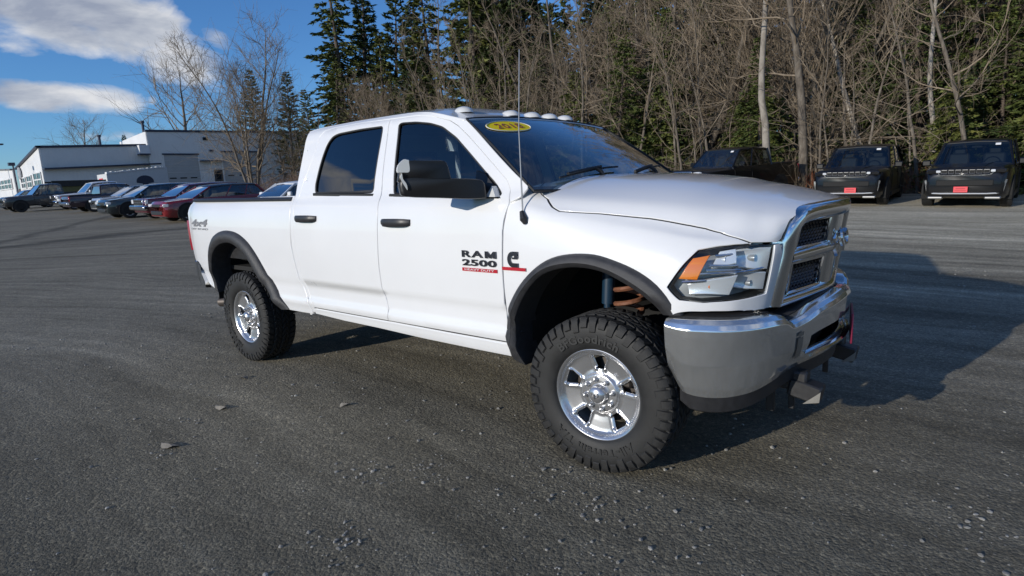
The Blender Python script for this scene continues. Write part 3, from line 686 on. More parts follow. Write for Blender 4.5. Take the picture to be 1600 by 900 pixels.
put_tree(CON[2], -44.6, 28.6, 15.5, 2.9, 'lower dark conifer at the very left of the woods', wide=1.2)
put_tree(CON[1], -36.6, 31.0, 13.2, 2.7, 'short pointed pine below the gap of blue sky')
put_tree(BARE[8], -3.3, 25.6, 12.5, 2.85, 'leaning pale birch behind the middle black vehicle', tilt=(R_(1), R_(9)), name='birch_tree')
put_tree(BARE[9], -1.2, 26.0, 12.5, 1.2, 'slim straight birch between the two black sport utility vehicles', name='birch_tree')
put_tree(BARE[9], -6.3, 22.4, 14.5, .3, 'thick grey trunk right of the dark truck cab', wide=1.25, tilt=(R_(-3), R_(-4)))
put_tree(BARE[3], -5.3, 22.9, 13.5, 1.9, 'grey trunk left of the leaning birch, beside the thick trunk', tilt=(R_(2), R_(-2)))
put_tree(CON[3], -14.2, 23.4, 7.6, .2, 'bushy green hemlock behind the windshield of the white pickup', wide=1.1)
put_tree(CON[2], -12.4, 25.5, 9.0, 2.2, 'dark hemlock just right of the bushy green one')
put_tree(CON[3], 3.6, 25.5, 11.5, 1.0, 'broad hemlock behind the right-hand black vehicle', wide=1.15)
put_tree(CON[3], 2.4, 23.6, 7.5, 4.4, 'low spreading hemlock just behind the right-hand black vehicle', wide=1.35)
put_tree(CON[3], 5.2, 24.2, 10.5, 5.4, 'full hemlock at the right edge of the woods', wide=1.3)
put_tree(CON[3], -16.6, 23.0, 6.4, 1.1, 'olive hemlock rising over the far corner of the windshield', wide=1.3)
put_tree(CON[3], 7.0, 27.0, 12.5, 2.0, 'big hemlock past the right-hand black vehicle', wide=1.1)
rs = np.random.RandomState(11); random.seed(5)
placed = [(-42, 27.5), (-40.2, 31), (-36.6, 31), (-3.3, 25.6), (-1.2, 26), (-6.3, 22.4), (-5.3, 22.9), (-14.2, 23.4), (3.6, 25.5)]
def spot(x0, x1, y0, y1, d):
    for _ in range(40):
        x, y = rs.uniform(x0, x1), rs.uniform(y0, y1)
        if all((x-a)**2+(y-b)**2 > d*d for a, b in placed): placed.append((x, y)); return x, y
    return None
def gap_ok(x, y): return (1.62-x)/(y+3.52) < 1.14
for k in range(60):
    p = spot(-46, 26, 22.4, 26.5, .85)
    if p and not (.8 < p[0] < 9 and k % 3): put_tree(BARE[rs.choice([0, 1, 2, 2, 3, 4, 4, 7, 9])], *p, rs.uniform(5.0, 10.5), wide=.8, label='slender bare tree at the lot edge', group=GT, tilt=(rs.normal()*.05, rs.normal()*.06))
for k in range(44):
    p = spot(-47, 26, 22.2, 24.6, .6)
    if p and not (.8 < p[0] < 9 and k % 3): put_tree(BARE[rs.choice([2, 4, 4])], *p, rs.uniform(3.5, 8), wide=1.0, label='thin bare sapling in front', group='bare saplings in front of the woods', tilt=(rs.normal()*.07, rs.normal()*.07))
for k in range(60):
    p = spot(-44, 30, 26.5, 35, 1.2)
    if p: put_tree(BARE[rs.choice([0, 1, 3, 5, 9, 7])], *p, rs.uniform(10, 15) if gap_ok(*p) else rs.uniform(7, 10), label='bare grey tree deep in the woods', group=GB, tilt=(rs.normal()*.04, rs.normal()*.04))
for k in range(70):
    p = spot(-43, 34, 27.5, 46, 1.9)
    if p:
        c = rs.choice([0, 1, 1, 2, 3]); put_tree(CON[c], *p, rs.uniform(13, 21) if gap_ok(*p) else rs.uniform(8, 11), label='dark conifer in the woods', group=GC, wide=rs.uniform(1.0, 1.3))
for k in range(44):
    p = spot(-36, 26, 23.6, 29.5, 1.4)
    if p: put_tree(CON[rs.choice([2, 3, 3])], *p, rs.uniform(6, 11.5) if gap_ok(*p) else rs.uniform(5, 7), label='green hemlock behind bare trees', group='hemlocks behind the first bare trees', wide=rs.uniform(1.0, 1.3))
for k in range(34):
    p = spot(-30, 24, 23.2, 27.5, .9)
    if p: put_tree(CON[4], *p, rs.uniform(2.5, 6.0), label='young hemlock under bare trees', group=GH, wide=rs.uniform(1.0, 1.3))
# the dense wood behind, one mass
t_ = TM(); Q = []
for k in range(150):
    x, y = rs.uniform(-48, 60), rs.uniform(46, 66); H = rs.uniform(13, 22); z0 = woods_z(x, y)
    if not gap_ok(x, y): continue
    m = 420; zz = H*rs.uniform(.03, 1, m)**.9; rr = (1-zz/H)**.7*3.2*np.sqrt(rs.uniform(.1, 1, m)); a = rs.uniform(0, 6.28, m)
    c = np.stack([x+rr*np.cos(a), y+rr*np.sin(a), z0+zz], 1); d = rs.normal(size=(m, 3)); d[:, 2] *= .4; d /= np.linalg.norm(d, axis=1)[:, None]; e = np.cross(d, rs.normal(size=(m, 3))); e /= np.linalg.norm(e, axis=1)[:, None]
    l = rs.uniform(.35, .8, (m, 1)); Q.append(np.stack([c-e*l*.2, c+d*l*.5-e*l*.3, c+d*l, c+d*l*.5+e*l*.3], 1))
t_.quads(np.concatenate(Q)); dw = link(bpy.data.objects.new('distant_woods', t_.mesh('distant_woods', PINE, False))); dw['kind'] = 'stuff'
# undergrowth: thin stems, brush and a few rusty red stalks
def brush(name, n, area, m, hmin, hmax, seed, r=.006, per=3):
    rs_ = np.random.RandomState(seed); t2 = TM()
    for k in range(n):
        x = rs_.uniform(area[0], area[1]); y = area[2]+(area[3]-area[2])*rs_.rand()**1.4; h = rs_.uniform(hmin, hmax)
        for q in range(per):
            d = np.array((rs_.normal()*.35, rs_.normal()*.35, 1)); P, dd = wander(rs_, (x+rs_.normal()*.08, y+rs_.normal()*.08, woods_z(x, y)-.05), d, h*rs_.uniform(.6, 1), 4, .14, .02); t2.tube(P, np.linspace(r, r*.45, 5), 3)
            for b in range(3):
                i = rs_.randint(1, 4); d2 = (P[i+1]-P[i]); d2 = d2/np.linalg.norm(d2)+rs_.normal(size=3)*.5; S2, _ = wander(rs_, P[i], d2, h*.35, 2, .15, .03); t2.tube(S2, [r*.6, r*.5, r*.35], 3)
    o = link(bpy.data.objects.new(name, t2.mesh(name, m))); o['kind'] = 'stuff'; return o
brush('undergrowth', 1500, (-46, 30, 22.0, 30), TWIG, .7, 2.6, 21)
brush('rusty_brush', 150, (-9, 9, 22.2, 25), mat('rusty_stems', (.30, .10, .045), .8, var=.4, vscale=3), .5, 1.5, 22, .008, 4)
brush('bramble', 420, (-48, -24, 20.6, 24.5), mat('bramble_stems', (.22, .15, .12), .8, var=.4, vscale=3), .8, 2.6, 23, .008, 4)

# ------------------------------------------------------------------ dealership building
M['wall_blue'] = mat('blue_grey_metal_siding', (.78, .76, .72), .55, var=.05, vscale=.8)
M['wall_white'] = mat('white_metal_siding', (.72, .72, .72), .5, var=.05, vscale=.8)
M['trim_dark'] = mat('dark_blue_trim', (.035, .045, .075), .5)
M['door_grey'] = mat('grey_beige_garage_door', (.44, .43, .41), .55, var=.06, vscale=1.5)
M['roofing'] = mat('grey_roofing', (.16, .17, .19), .7, var=.1)
M['pane'] = mat('dark_window_pane', (.02, .025, .03), .05, 0, .5)
bd = empty('dealership_building', (-72, 22, 1.5), 0, 'long blue-grey dealership building with white end walls and garage doors', 'building')
def bpart(g, name, m, parent=None):
    o = g.obj(name, m, parent, smooth=False)
    if parent is None:
        o.parent = bd; o.matrix_parent_inverse = Matrix.Translation((72, -22, -1.5))
    return o
X0 = -72.0
def wallx(x, poly, th=.25): return G().prism(poly, x-th, x, 'X')      # poly in (y,z)
# low wing facade, slightly falling roofline
bpart(wallx(X0, [(12.76, .8), (22.6, .8), (22.6, 7.42), (12.76, 7.11)]), 'wall', M['wall_blue'])
bpart(wallx(X0+.5, [(22.33, .8), (44, .8), (44, 9.3), (22.33, 8.85)]), 'wall', M['wall_blue'])
g = G()
for k in range(34): 
    y = 12.9+k*.29
    if y < 22.3: g.box((X0+.012, y, 4.0), (.03, .035, 6.2))
bpart(g, 'siding_rib', M['wall_blue'])['kind'] = 'stuff'
g = G()
for k in range(60):
    y = 22.5+k*.36
    if not (23.6 < y < 27.5 or 30.1 < y < 34.8 or y > 43.5): g.box((X0+.512, y, 4.9), (.03, .035, 7.6))
bpart(g, 'siding_rib', M['wall_blue'])['kind'] = 'stuff'
for (ya, za, yb, zb, x) in ((12.6, 7.16, 22.3, 7.47, X0+.05), (22.25, 8.93, 44.1, 9.38, X0+.55)):
    g = G(); g.prism([(ya, za-.12), (yb, zb-.12), (yb, zb+.10), (ya, za+.10)], x-.35, x+.05, 'X'); bpart(g, 'roof_trim', M['trim_dark'])
g = G(); g.prism([(12.8, 4.95), (23.4, 5.35), (23.4, 5.50), (12.8, 5.10)], X0+.02, X0+.56, 'X'); bpart(g, 'wall_band', M['trim_dark'])
# white end walls facing the sun
def wally(y, poly, th=.25): return G().prism(poly, y, y+th, 'Y')      # poly in (x,z)
bpart(wally(12.72, [(-72.02, .8), (-72.02, 7.11), (-82.0, 5.48), (-82.0, .8)]), 'wall', M['wall_white'])
bpart(wally(12.3, [(-82.0, .8), (-82.0, 5.45), (-104, 6.4), (-104, .8)]), 'wall', M['wall_white'])
g = G(); g.prism([(-71.9, 7.08), (-71.9, 7.26), (-82.0, 5.62), (-82.0, 5.46)], 12.5, 12.9, 'Y'); bpart(g, 'roof_trim', M['trim_dark'])
g = G(); g.prism([(-82.0, 5.44), (-82, 5.58), (-104, 6.52), (-104, 6.38)], 12.1, 12.5, 'Y'); bpart(g, 'roof_trim', M['roofing'])
bpart(wally(22.28, [(-71.55, 7.3), (-71.55, 8.85), (-79.8, 8.37), (-79.8, 7.0)], .2), 'wall', M['wall_white'])
g = G(); g.box((X0+.35, 21.85, 6.93), (.9, 1.0, .9)); bpart(g, 'roof_box', M['wall_white'])
g = G(); g.box((X0+.35, 21.85, 6.43), (.94, 1.06, .12)); bpart(g, 'box_trim', M['trim_dark'])
g = G(); g.add([(-72.2, 12.7, 7.08), (-72.2, 22.5, 7.38), (-92, 22.5, 6.2), (-82, 12.7, 5.45)], [(0, 1, 2, 3)]); g.add([(-71.7, 22.3, 8.8), (-71.7, 44, 9.25), (-90, 44, 8.2), (-79.8, 22.3, 8.33)], [(0, 1, 2, 3)]); bpart(g, 'roof', M['roofing'])
# garage doors with panel courses and a row of lights
for y0, y1, z1 in ((23.75, 27.42, 6.36), (30.2, 34.7, 6.68)):
    x = X0+.5; gd = empty('garage_door', (0, 0, 0)); gd.parent = bd; gd.matrix_parent_inverse = Matrix.Translation((72, -22, -1.5))
    for k in range(7):
        za, zb = 1.9+k*(z1-1.9)/7, 1.9+(k+1)*(z1-1.9)/7; g = G(); g.box((x-.0, (y0+y1)/2, (za+zb)/2), (.06, y1-y0, zb-za-.03)); g.obj('panel', M['door_grey'], gd, smooth=False)
    for k in range(3 if y0 < 25 else 3):
        yc = y0+(y1-y0)*(k+.5)/3*.92+.1; g = G(); g.box((x+.035, yc, 3.80 if y0 < 25 else 3.95), (.02, .72, .13)); g.obj('door_light', M['pane'], gd, smooth=False)
    g = G(); g.box((x+.04, (y0+y1)/2, z1+.08), (.14, y1-y0+.25, .16)); g.obj('lintel', M['trim_dark'], gd, smooth=False)
    for yy in (y0-.07, y1+.07):
        g = G(); g.box((x+.03, yy, (1.9+z1)/2), (.10, .14, z1-1.9)); g.obj('jamb', M['wall_blue'], gd, smooth=False)
g = G(); g.box((X0+.53, 29.5, 3.3), (.06, .98, 2.75)); dr = bpart(g, 'door', mat('dark_brown_door', (.06, .055, .055), .5))
g = G(); g.box((X0+.57, 29.5, 3.95), (.02, .5, .8)); bpart(g, 'door_pane', M['pane'])
g = G(); g.box((X0+.80, 28.8, 5.68), (.6, 2.6, .10)); bpart(g, 'canopy', M['trim_dark'])
g = G(); g.box((X0+.56, 28.5, 8.2), (.12, .55, .32), None); bpart(g, 'wall_vent', M['pane'])
g = G(); g.box((X0+.60, 29.0, 6.85), (.2, .4, .18), None); bpart(g, 'wall_lamp', M['trim_dark'])
for y, x, z0, h in ((22.5, -72.6, 8.6, 1.25), (20.2, -79.5, 7.6, 1.3)):
    g = G(); g.tube([(x, y, z0), (x, y, z0+h)], .14, 10); g.tube([(x, y, z0+h), (x, y, z0+h+.22)], .22, 10); bpart(g, 'chimney', M['trim_dark'])
for (xa, xb, za, zb) in ((-89.6, -83.1, 3.5, 4.55), (-80.8, -79.0, 3.4, 4.5), (-78.3, -76.4, 3.4, 4.6), (-75.4, -72.6, 3.4, 4.75)):
    y = 12.3 if xa < -82 else 12.72; wn = G(); wn.box(((xa+xb)/2, y-.03, (za+zb)/2), (xb-xa, .06, zb-za)); wo_ = bpart(wn, 'window', M['pane'])
    g = G(); k = 4 if xa < -82 else 2
    for q in range(k+1): g.box((xa+(xb-xa)*q/k, y-.07, (za+zb)/2), (.18 if xa < -82 else .10, .04, zb-za+.1))
    for z in (za, (za+zb)/2, zb): g.box(((xa+xb)/2, y-.075, z), (xb-xa, .05, .12))
    bpart(g, 'window_frame', M['wall_white'])
g = G(); g.lathe([(.05, -.06), (.62, -.06), (.66, 0), (.62, .05)], (-80.6, 12.60, 5.0), 'Y', 20); bpart(g, 'round_sign', mat('faded_grey_sign', (.35, .36, .38), .5, var=.4, vscale=2))
# lamp pole and flag-like arm
g = G(); g.tube([(-84, 11.0, 1.5), (-84.1, 11.0, 8.6)], [.12, .09], 8); g.tube([(-84.1, 11.0, 8.5), (-82.0, 11.6, 8.15)], .05, 6); g.box((-81.6, 11.7, 8.1), (.8, .3, .12))
tag(g.obj('lamp_pole', M['trim_dark']), 'dark lamp pole with one arm above the white end wall', 'lamp post')
g = G(); g.tube([(-75.5, 11.2, 1.5), (-75.5, 11.2, 5.6)], .07, 8); g.box((-75.5, 11.1, 5.7), (.5, .5, .3)); tag(g.obj('wall_light_post', M['trim_dark']), 'short light post in front of the white end wall', 'lamp post')
# box trailer parked against the wing
tl = empty('box_trailer', (-61.5, 17, 1.4), 0, 'white box trailer with dark round emblem parked before the blue-grey building', 'trailer')
def tpart(g, name, m): o = g.obj(name, m, tl, smooth=False); o.matrix_parent_inverse = Matrix.Translation((61.5, -17, -1.4)); return o
g = G(); g.prism([(14.6, 2.2), (19.6, 2.2), (19.6, 4.48), (14.6, 3.98)], -62.6, -60, 'X'); tpart(g, 'box', mat('dull_white_trailer', (.62, .62, .62), .45, var=.05))
g = G(); rr = np.random.RandomState(3)
for k in range(26):
    y = 14.7+k*.185; g.box((-60.2, y, 4.02+.1*(y-14.6)+.03*rr.rand()), (.5, .16, .10+.08*rr.rand()))
tpart(g, 'roof_snow', M['white_print'])['kind'] = 'stuff'
g = G(); poly = [(17.6+.72*math.cos(t), 3.25+.52*math.sin(t)) for t in np.linspace(.0, PI, 12)]+[(16.9, 3.12), (17.35, 3.05), (17.45, 2.75), (17.75, 2.75), (17.85, 3.05), (18.3, 3.12)]
g.prism(poly, -60.0, -59.97, 'X'); tpart(g, 'emblem', M['trim_dark'])
g = G(); g.box((-61.6, 14.58, 3.55), (.9, .03, .16)); tpart(g, 'end_mark', M['plate_red'])
for y in (16.4, 17.3):
    g = G(); g.lathe([(.1, -.12), (.38, -.12), (.40, .12), (.1, .12)], (-60.3, y, 1.85), 'X', 18); tpart(g, 'wheel', M['rubber'])
g = G(); g.box((-61.3, 17.1, 2.12), (2.2, 5.4, .18)); tpart(g, 'chassis', M['dark'])
# low flatbed with a dark side rail
fb = empty('flatbed_trailer', (-60, 12, 1.4), 0, 'low olive flatbed trailer with dark side rail left of the box trailer', 'trailer')
def fpart(g, name, m): o = g.obj(name, m, fb, smooth=False); o.matrix_parent_inverse = Matrix.Translation((60, -12, -1.4)); return o
g = G(); g.box((-60.2, 12.3, 2.75), (2.0, 3.7, .50)); fpart(g, 'deck', mat('olive_paint', (.16, .15, .055), .6, var=.2))
for xr in (-59.15, -61.25):
    g = G(); g.box((xr, 12.3, 3.22), (.08, 3.9, .48)); fpart(g, 'side_rail', M['black'])
g = G(); g.box((-60.2, 12.3, 2.3), (1.6, 3.0, .5)); fpart(g, 'chassis', M['dark'])
for y in (11.8, 12.8):
    g = G(); g.lathe([(.1, -.12), (.38, -.12), (.40, .12), (.1, .12)], (-59.2, y, 1.85), 'X', 18); fpart(g, 'wheel', M['rubber'])
for k, (x, y, r, a) in enumerate(((-2.75, -1.75, .055, .3), (-2.35, -2.25, .07, .5), (-2.0, -1.2, .04, 1.0), (-3.3, -1.3, .045, .1))):
    o = leaf(x, y, r, a, k).obj('dead_leaf', leaf_m); tag(o, ('grey curled leaf on the gravel below the rear wheel', 'largest curled leaf on the gravel, nearest the lens', 'small curled leaf on the gravel below the sill', 'curled leaf farthest left on the gravel')[k], 'leaf', 'dead leaves on the gravel')
# ------------------------------------------------------------------ other vehicles
M['car_glass'] = glass('dark_car_glass', (.30, .34, .35), k=2.3)
M['car_glass_clear'] = mat('grey_car_glass', (.07, .085, .095), .03, 0, 1)
M['car_black'] = mat('black_car_paint', (.004, .004, .005), .35, 0, .6, .35)
M['headlight'] = mat('headlight_glass', (.72, .73, .75), .2, .2, 1)
M['alloy'] = mat('grey_alloy', (.66, .66, .67), .35, .4)
M['black_alloy'] = mat('black_alloy', (.03, .03, .03), .3, .5)
CW = {}
def wheel_mesh(R, wd, rimm):
    k = (R, wd, rimm)
    if k not in CW:
        g = G(); g.lathe([(R*.62, -wd*.42), (R*.68, -wd*.5), (R*.94, -wd*.5), (R, -wd*.38), (R, wd*.38), (R*.94, wd*.5), (R*.62, wd*.5)], n=28); t = g.obj('tyre', M['rubber'])
        g = G(); g.lathe([(R*.66, -wd*.44), (R*.62, -wd*.46), (R*.58, -wd*.36), (R*.56, wd*.3)], n=28); g.lathe([(.001, -wd*.40), (R*.16, -wd*.40), (R*.18, -wd*.28)], n=14)
        for q in range(5):
            a = 2*PI*q/5+.3; c, s = math.cos(a), math.sin(a)
            pts = [(R*.12, -.05), (R*.62, -.035), (R*.62, .035), (R*.12, .05)]
            g.loft([[(r*c-b*R*2*s, -wd*.42, r*s+b*R*2*c) for r, b in pts], [(r*c-b*R*2*s, -wd*.30, r*s+b*R*2*c) for r, b in pts]])
        r = g.obj('rim', rimm); g = G(); g.lathe([(.001, -wd*.05), (R*.6, -wd*.05)], n=20); d = g.obj('brake_disc', M['dark'])
        CW[k] = [(n_, o.data) for n_, o in (('tyre', t), ('rim', r), ('brake_disc', d))]
        for o in (t, r, d): bpy.data.objects.remove(o)
    return CW[k]
def orient(o, x, y, ang):
    """stand the vehicle on the slope, nose along ang (0 = +x)"""
    up = UPN if (x-1.62)*-.65+(y+3.52)*.76 > 11 else Vector((0, 0, 1))
    f = Vector((math.cos(ang), math.sin(ang), 0)); f = (f-up*f.dot(up)).normalized(); l = up.cross(f)
    m = Matrix.Identity(4)
    for i in range(3): m[i][0], m[i][1], m[i][2], m[i][3] = f[i], l[i], up[i], (x, y, hz1(x, y))[i]
    o.matrix_world = m
def vehicle(name, label, cat, x, y, ang, paint, L=4.8, W=1.92, H=1.76, belt=1.06, hood=1.04, nose=.98, clear=.28, wb=2.95, R=.37, xw=.95, xt=.30, xe=-1.75, tail=-2.2, kind='suv', group=None, rimm=None, roof=None, glassm=None, front='plain', foh=.92, plate=None):
    v = empty(name, (0, 0, 0), 0, label, cat, group); h = L/2; hw = W/2; rimm = rimm or M['alloy']; roof = roof or paint; glassm = glassm or M['car_glass']
    xf = h-foh; xr_ = xf-wb
    cab_end = tail if kind != 'pickup' else xe-.05
    # lower body
    st = [(-h, .86, .60, 0), (-h+.06, .95, .42, .0), (-h+.35, .995, clear+.04, 0), (-h*.5, 1, clear, 0), (0, 1, clear, 0), (xw, 1, clear, 0), (xw+.02, 1, clear, 1), (h*.62, .99, clear, 1), (h-.42, .965, clear, 1), (h-.16, .91, clear+.03, 1), (h-.04, .84, clear+.08, 1), (h, .78, clear+.2, 1)]
    g = G(); rings = []
    for xx, k, zb, hd in st:
        if hd: t = (xx-xw)/(h-xw); top = (hood+(belt-hood)*max(0, .25-t))*(1-t)+nose*t if t < .93 else nose-.05-(t-.93)*1.6
        else: top = belt if kind != 'pickup' or xx > cab_end else belt
        if xx == -h: top -= .10
        w_ = hw*k; sh = .055 if not hd else .12
        half = [(w_*.90, zb), (w_*.985, zb+.10), (w_, zb+.28), (w_*.995, top-.24), (w_*.965, top-.09), (w_*(.93 if not hd else .86), top-.01), (w_*.45, top+(.012 if hd else 0))]
        rings.append([(xx, -a, b) for a, b in half]+[(xx, a, b) for a, b in half[::-1]])
    g.loft(rings); g.obj('body', paint, v, angle=R_(35))
    # glasshouse
    gl = G(); rings = []; zr = H
    pts = [(xw+.02, belt-.03, .90, .80), (xw-.02, belt+.03, .90, .80), (xt, zr-.07, .90, .70), (xt-.5, zr-.035, .915, .715), ((xt+xe)/2, zr-.02, .92, .72), (xe, zr-.06, .91, .70), (tail, belt+.02, .89, .78)]
    for xx, zt, wb_, wt in pts:
        a, b = hw*wb_*1.02, hw*wt*1.06
        zt2 = max(zt, belt+.005); rings.append([(xx, -a, belt-.05), (xx, -a*.995, belt), (xx, -b if zt > belt+.2 else -a*.98, zt2), (xx, 0, zt2+(.03 if zt > belt+.2 else 0)), (xx, b if zt > belt+.2 else a*.98, zt2), (xx, a*.995, belt), (xx, a, belt-.05)])
    gl.loft(rings); gh = gl.obj('windows', glassm, v, angle=R_(30))
    # seats seen through the glass
    for xs in ((xw+xt)/2-.75, (xw+xt)/2-1.6):
        if kind == 'pickup' and xs < xe+.1: continue
        for s in (-1, 1):
            g = G(); g.box((xs, s*hw*.42, belt+.10), (.16, hw*.52, .42), Matrix.Rotation(R_(-12), 3, 'Y'), .05); g.box((xs-.07, s*hw*.42, belt+.38), (.09, hw*.28, .17), None, .03); g.obj('seat', M['dash'], v)
    if True:
        g = G(); c_ = Vector((xw-.42, hw*.42, belt+.04)); rt = Matrix.Rotation(R_(65), 3, 'Y'); g.tube([c_+rt @ Vector((.18*math.cos(a), .18*math.sin(a), 0)) for a in np.linspace(0, 2*PI, 19)], .016, 6, False); g.obj('steering_wheel', M['black'], v)
        g = G(); g.box((xt-.10, 0, zr-.20), (.02, .24, .07), None, .01); g.obj('rear_view_mirror', M['black'], v)
    # roof skin and pillars
    g = G(); rings = []
    for xx, dz in ((xt+.03, -.085), (xt-.06, -.045), (xt-.5, -.012), ((xt+xe)/2, .0), (xe+.1, -.03), (xe-.04, -.075)):
        b = hw*.715*1.06+.012; rings.append([(xx, -b-.02, zr+dz-.075), (xx, -b, zr+dz-.025), (xx, -b*.85, zr+dz+.01), (xx, 0, zr+dz+.035), (xx, b*.85, zr+dz+.01), (xx, b, zr+dz-.025), (xx, b+.02, zr+dz-.075), (xx, 0, zr+dz-.06)])
    g.loft(rings); g.obj('roof', roof, v)
    for s in (-1, 1):
        a0, b0 = hw*.90*1.02, hw*.715*1.06
        for (xa, xb, r) in ((xw, xt, .035), ((xw+xe)/2+.05, (xt+xe)/2+.1, .032), (tail+.03, xe-.02, .05))+((((xw+xe*2)/3-.35, (xt+xe*2)/3-.3, .030),) if kind == 'suv' else ()):
            g = G(); g.tube([(xa, s*a0, belt-.02), (xb, s*(b0+.004), zr-.07)], r, 6); g.obj('pillar', paint, v)
        g = G(); g.box((xw-.28, s*(hw+.12), belt+.08), (.12, .22, .17), None, .03); g.tube([(xw-.25, s*(hw-.03), belt-.0), (xw-.27, s*(hw+.05), belt+.06)], .03, 6); g.obj('side_mirror', roof if roof is not paint else paint, v)
        for xc in (xf, xr_):
            poly = [(xc+R*1.20*math.cos(t), R+R*1.18*math.sin(t)) for t in np.linspace(-.35, PI+.35, 18)]; g = G(); g.prism(poly, s*(hw-.25), s*(hw+.006), 'Y'); g.obj('wheel_arch', M['dark'], v, smooth=False)
            wl = empty('wheel', (xc, s*(hw-.115), R), 0 if s < 0 else PI); wl.parent = v
            for n_, me in wheel_mesh(R, .25, rimm): link(bpy.data.objects.new(n_, me), wl)
        # door shut lines and handles
        for xd in (xw-.05, (xw+xe)/2+.05)+(((xw+xe*2)/3-.35,) if kind == 'suv' else ()):
            g = G(); g.tube([(xd, s*(hw*1.001), clear+.22), (xd, s*(hw*1.002), belt-.26), (xd, s*hw*.975, belt-.09)], .006, 4); g.obj('door_gap', M['dark'], v)
        g = G(); g.box(((xw+xe)/2+.22, s*(hw+.004), belt-.17), (.17, .03, .035), None, .01); g.obj('door_handle', paint, v)
        g = G(); g.prism([(xw-.2, clear-.02), (xr_+R*1.2, clear-.02), (xr_+R*1.2, clear+.10), (xw-.2, clear+.10)], s*(hw-.10), s*(hw+.004), 'Y'); g.obj('sill', M['black'], v, smooth=False)
        # lamps
        if front == 'slots':
            g = G(); g.box((h-.10, s*(hw*.665), nose-.085), (.16, .42, .105), Matrix.Rotation(-s*R_(14), 3, 'Z'), .02); hl_ = g.obj('headlight', M['gloss_black'], v)
            for q in (-.09, .08):
                g = G(); g.box((h-.010-.25*q, s*(hw*.665+q), nose-.082), (.03, .135, .066), Matrix.Rotation(-s*R_(14), 3, 'Z'), .012); g.obj('lamp_unit', M['headlight'], hl_)
            g = G(); g.prism([(s*hw*.80, .36+.10), (s*hw*.84, .46), (s*hw*.90, nose-.32), (s*hw*.86, nose-.30)], h-.13, h-.055, 'X'); g.obj('bumper_accent', M['chrome'], v, smooth=False)
        elif front == 'tall':
            g = G(); g.box((h-.10, s*(hw*.74), nose-.13), (.14, .34, .20), Matrix.Rotation(-s*R_(18), 3, 'Z'), .02); g.obj('headlight', M['headlight'], v)
        else:
            g = G(); g.box((h-.15, s*(hw*.68), nose-.14), (.22, .40, .13), Matrix.Rotation(-s*R_(20), 3, 'Z'), .02); g.obj('headlight', M['headlight'], v)
        g = G(); g.box((-h+.06, s*hw*.86, belt-.18), (.10, .16, .30), None, .02); g.obj('tail_light', M['red_lens'], v)
    h0 = h; h = h+.045
    if front == 'slots':     # seven upright slots in a bright outline
        gr_ = empty('grille'); gr_.parent = v; gwid = .55; z0, z1 = nose-.145, nose-.045
        for yq in (-.34, .34):
            g = G(); g.tube([(h0-.10, yq*1.12*hw, nose+.015), (h*.75, yq*1.2*hw, hood-.028), (xw+.1, yq*1.45*hw, hood+.002)], .010, 5); g.obj('hood_ridge', paint, v)
        g = G(); pts = [(h-.035, a, b) for a, b in smooth_line([(-gwid*1.08, z1-.01), (-gwid*1.02, z0-.02), (-gwid*.8, z0-.045), (0, z0-.05), (gwid*.8, z0-.045), (gwid*1.02, z0-.02), (gwid*1.08, z1-.01)], 3)]; g.tube(pts, .019, 6); g.obj('grille_trim', M['chrome'], gr_)
        g = G(); g.box((h-.06, 0, (z0+z1)/2), (.07, gwid*2.05, .15), None, .02); g.obj('grille_panel', M['gloss_black'], gr_)
        for q in range(7):
            yq = (q-3)*gwid*2/7.3; g = G()
            lo = [(h-.018, yq+a*.057, (z0+z1)/2+b*.046) for a, b in ((-1, -1), (1, -1), (1, 1), (-1, 1))]; g.tube(lo+lo[:2], .0075, 5, False); g.obj('slot_frame', M['steel'], gr_)
            g = G(); g.box((h-.022, yq, (z0+z1)/2), (.01, .10, .08)); g.obj('slot', M['dark'], gr_)
        g = G(); g.box((h-.07, 0, nose-.39), (.10, hw*1.25, .16), None, .02); g.obj('lower_intake', M['dark'], v)
        g = G(); g.tube([(h-.10, -hw*.80, clear+.17), (h-.01, -hw*.5, clear+.16), (h-.0, hw*.5, clear+.16), (h-.10, hw*.80, clear+.17)], .018, 6); g.obj('bumper_trim', M['alloy'], v)
        for s in (-1, 1):
            g = G(); g.box((h-.12, s*.62, clear+.05), (.10, .36, .09), None, .03); g.obj('lower_trim', M['steel'], v)
    elif front == 'tall':    # big pickup grille with chrome bars and bumper
        gr_ = empty('grille'); gr_.parent = v
        g = G(); g.box((h-.05, 0, nose-.16), (.08, hw*1.12, .30), None, .02); g.obj('grille_frame', M['chrome'], gr_)
        for q in (-.22, -.10): 
            g = G(); g.box((h-.005, 0, nose+q), (.02, hw*1.0, .075)); g.obj('slot', M['dark'], gr_)
        g = G(); g.box((h-.02, 0, .60), (.22, hw*1.9, .22), None, .05); g.obj('front_bumper', M['chrome'], v)
    else:
        g = G(); g.box((h-.07, 0, nose-.15), (.08, hw*.9, .12), None, .02); g.obj('grille', M['black'], v)
        g = G(); g.box((h-.06, 0, clear+.22), (.10, hw*1.2, .16), None, .02); g.obj('lower_intake', M['black'], v)
    if plate:
        g = G(); g.box((h+.012, plate[0], plate[1]), (.02, .31, .155), None, .006); pl = g.obj('number_plate', M['plate_red'], v)
        faded = mat('faded_plate_print', (.45, .02, .03), .5); g = G(); g.box((h+.0235, plate[0], plate[1]+.024), (.002, .21, .034)); g.obj('plate_print', faded, pl, smooth=False)
        g = G(); g.box((h+.0235, plate[0], plate[1]-.030), (.002, .24, .022)); g.obj('plate_band', faded, pl, smooth=False)
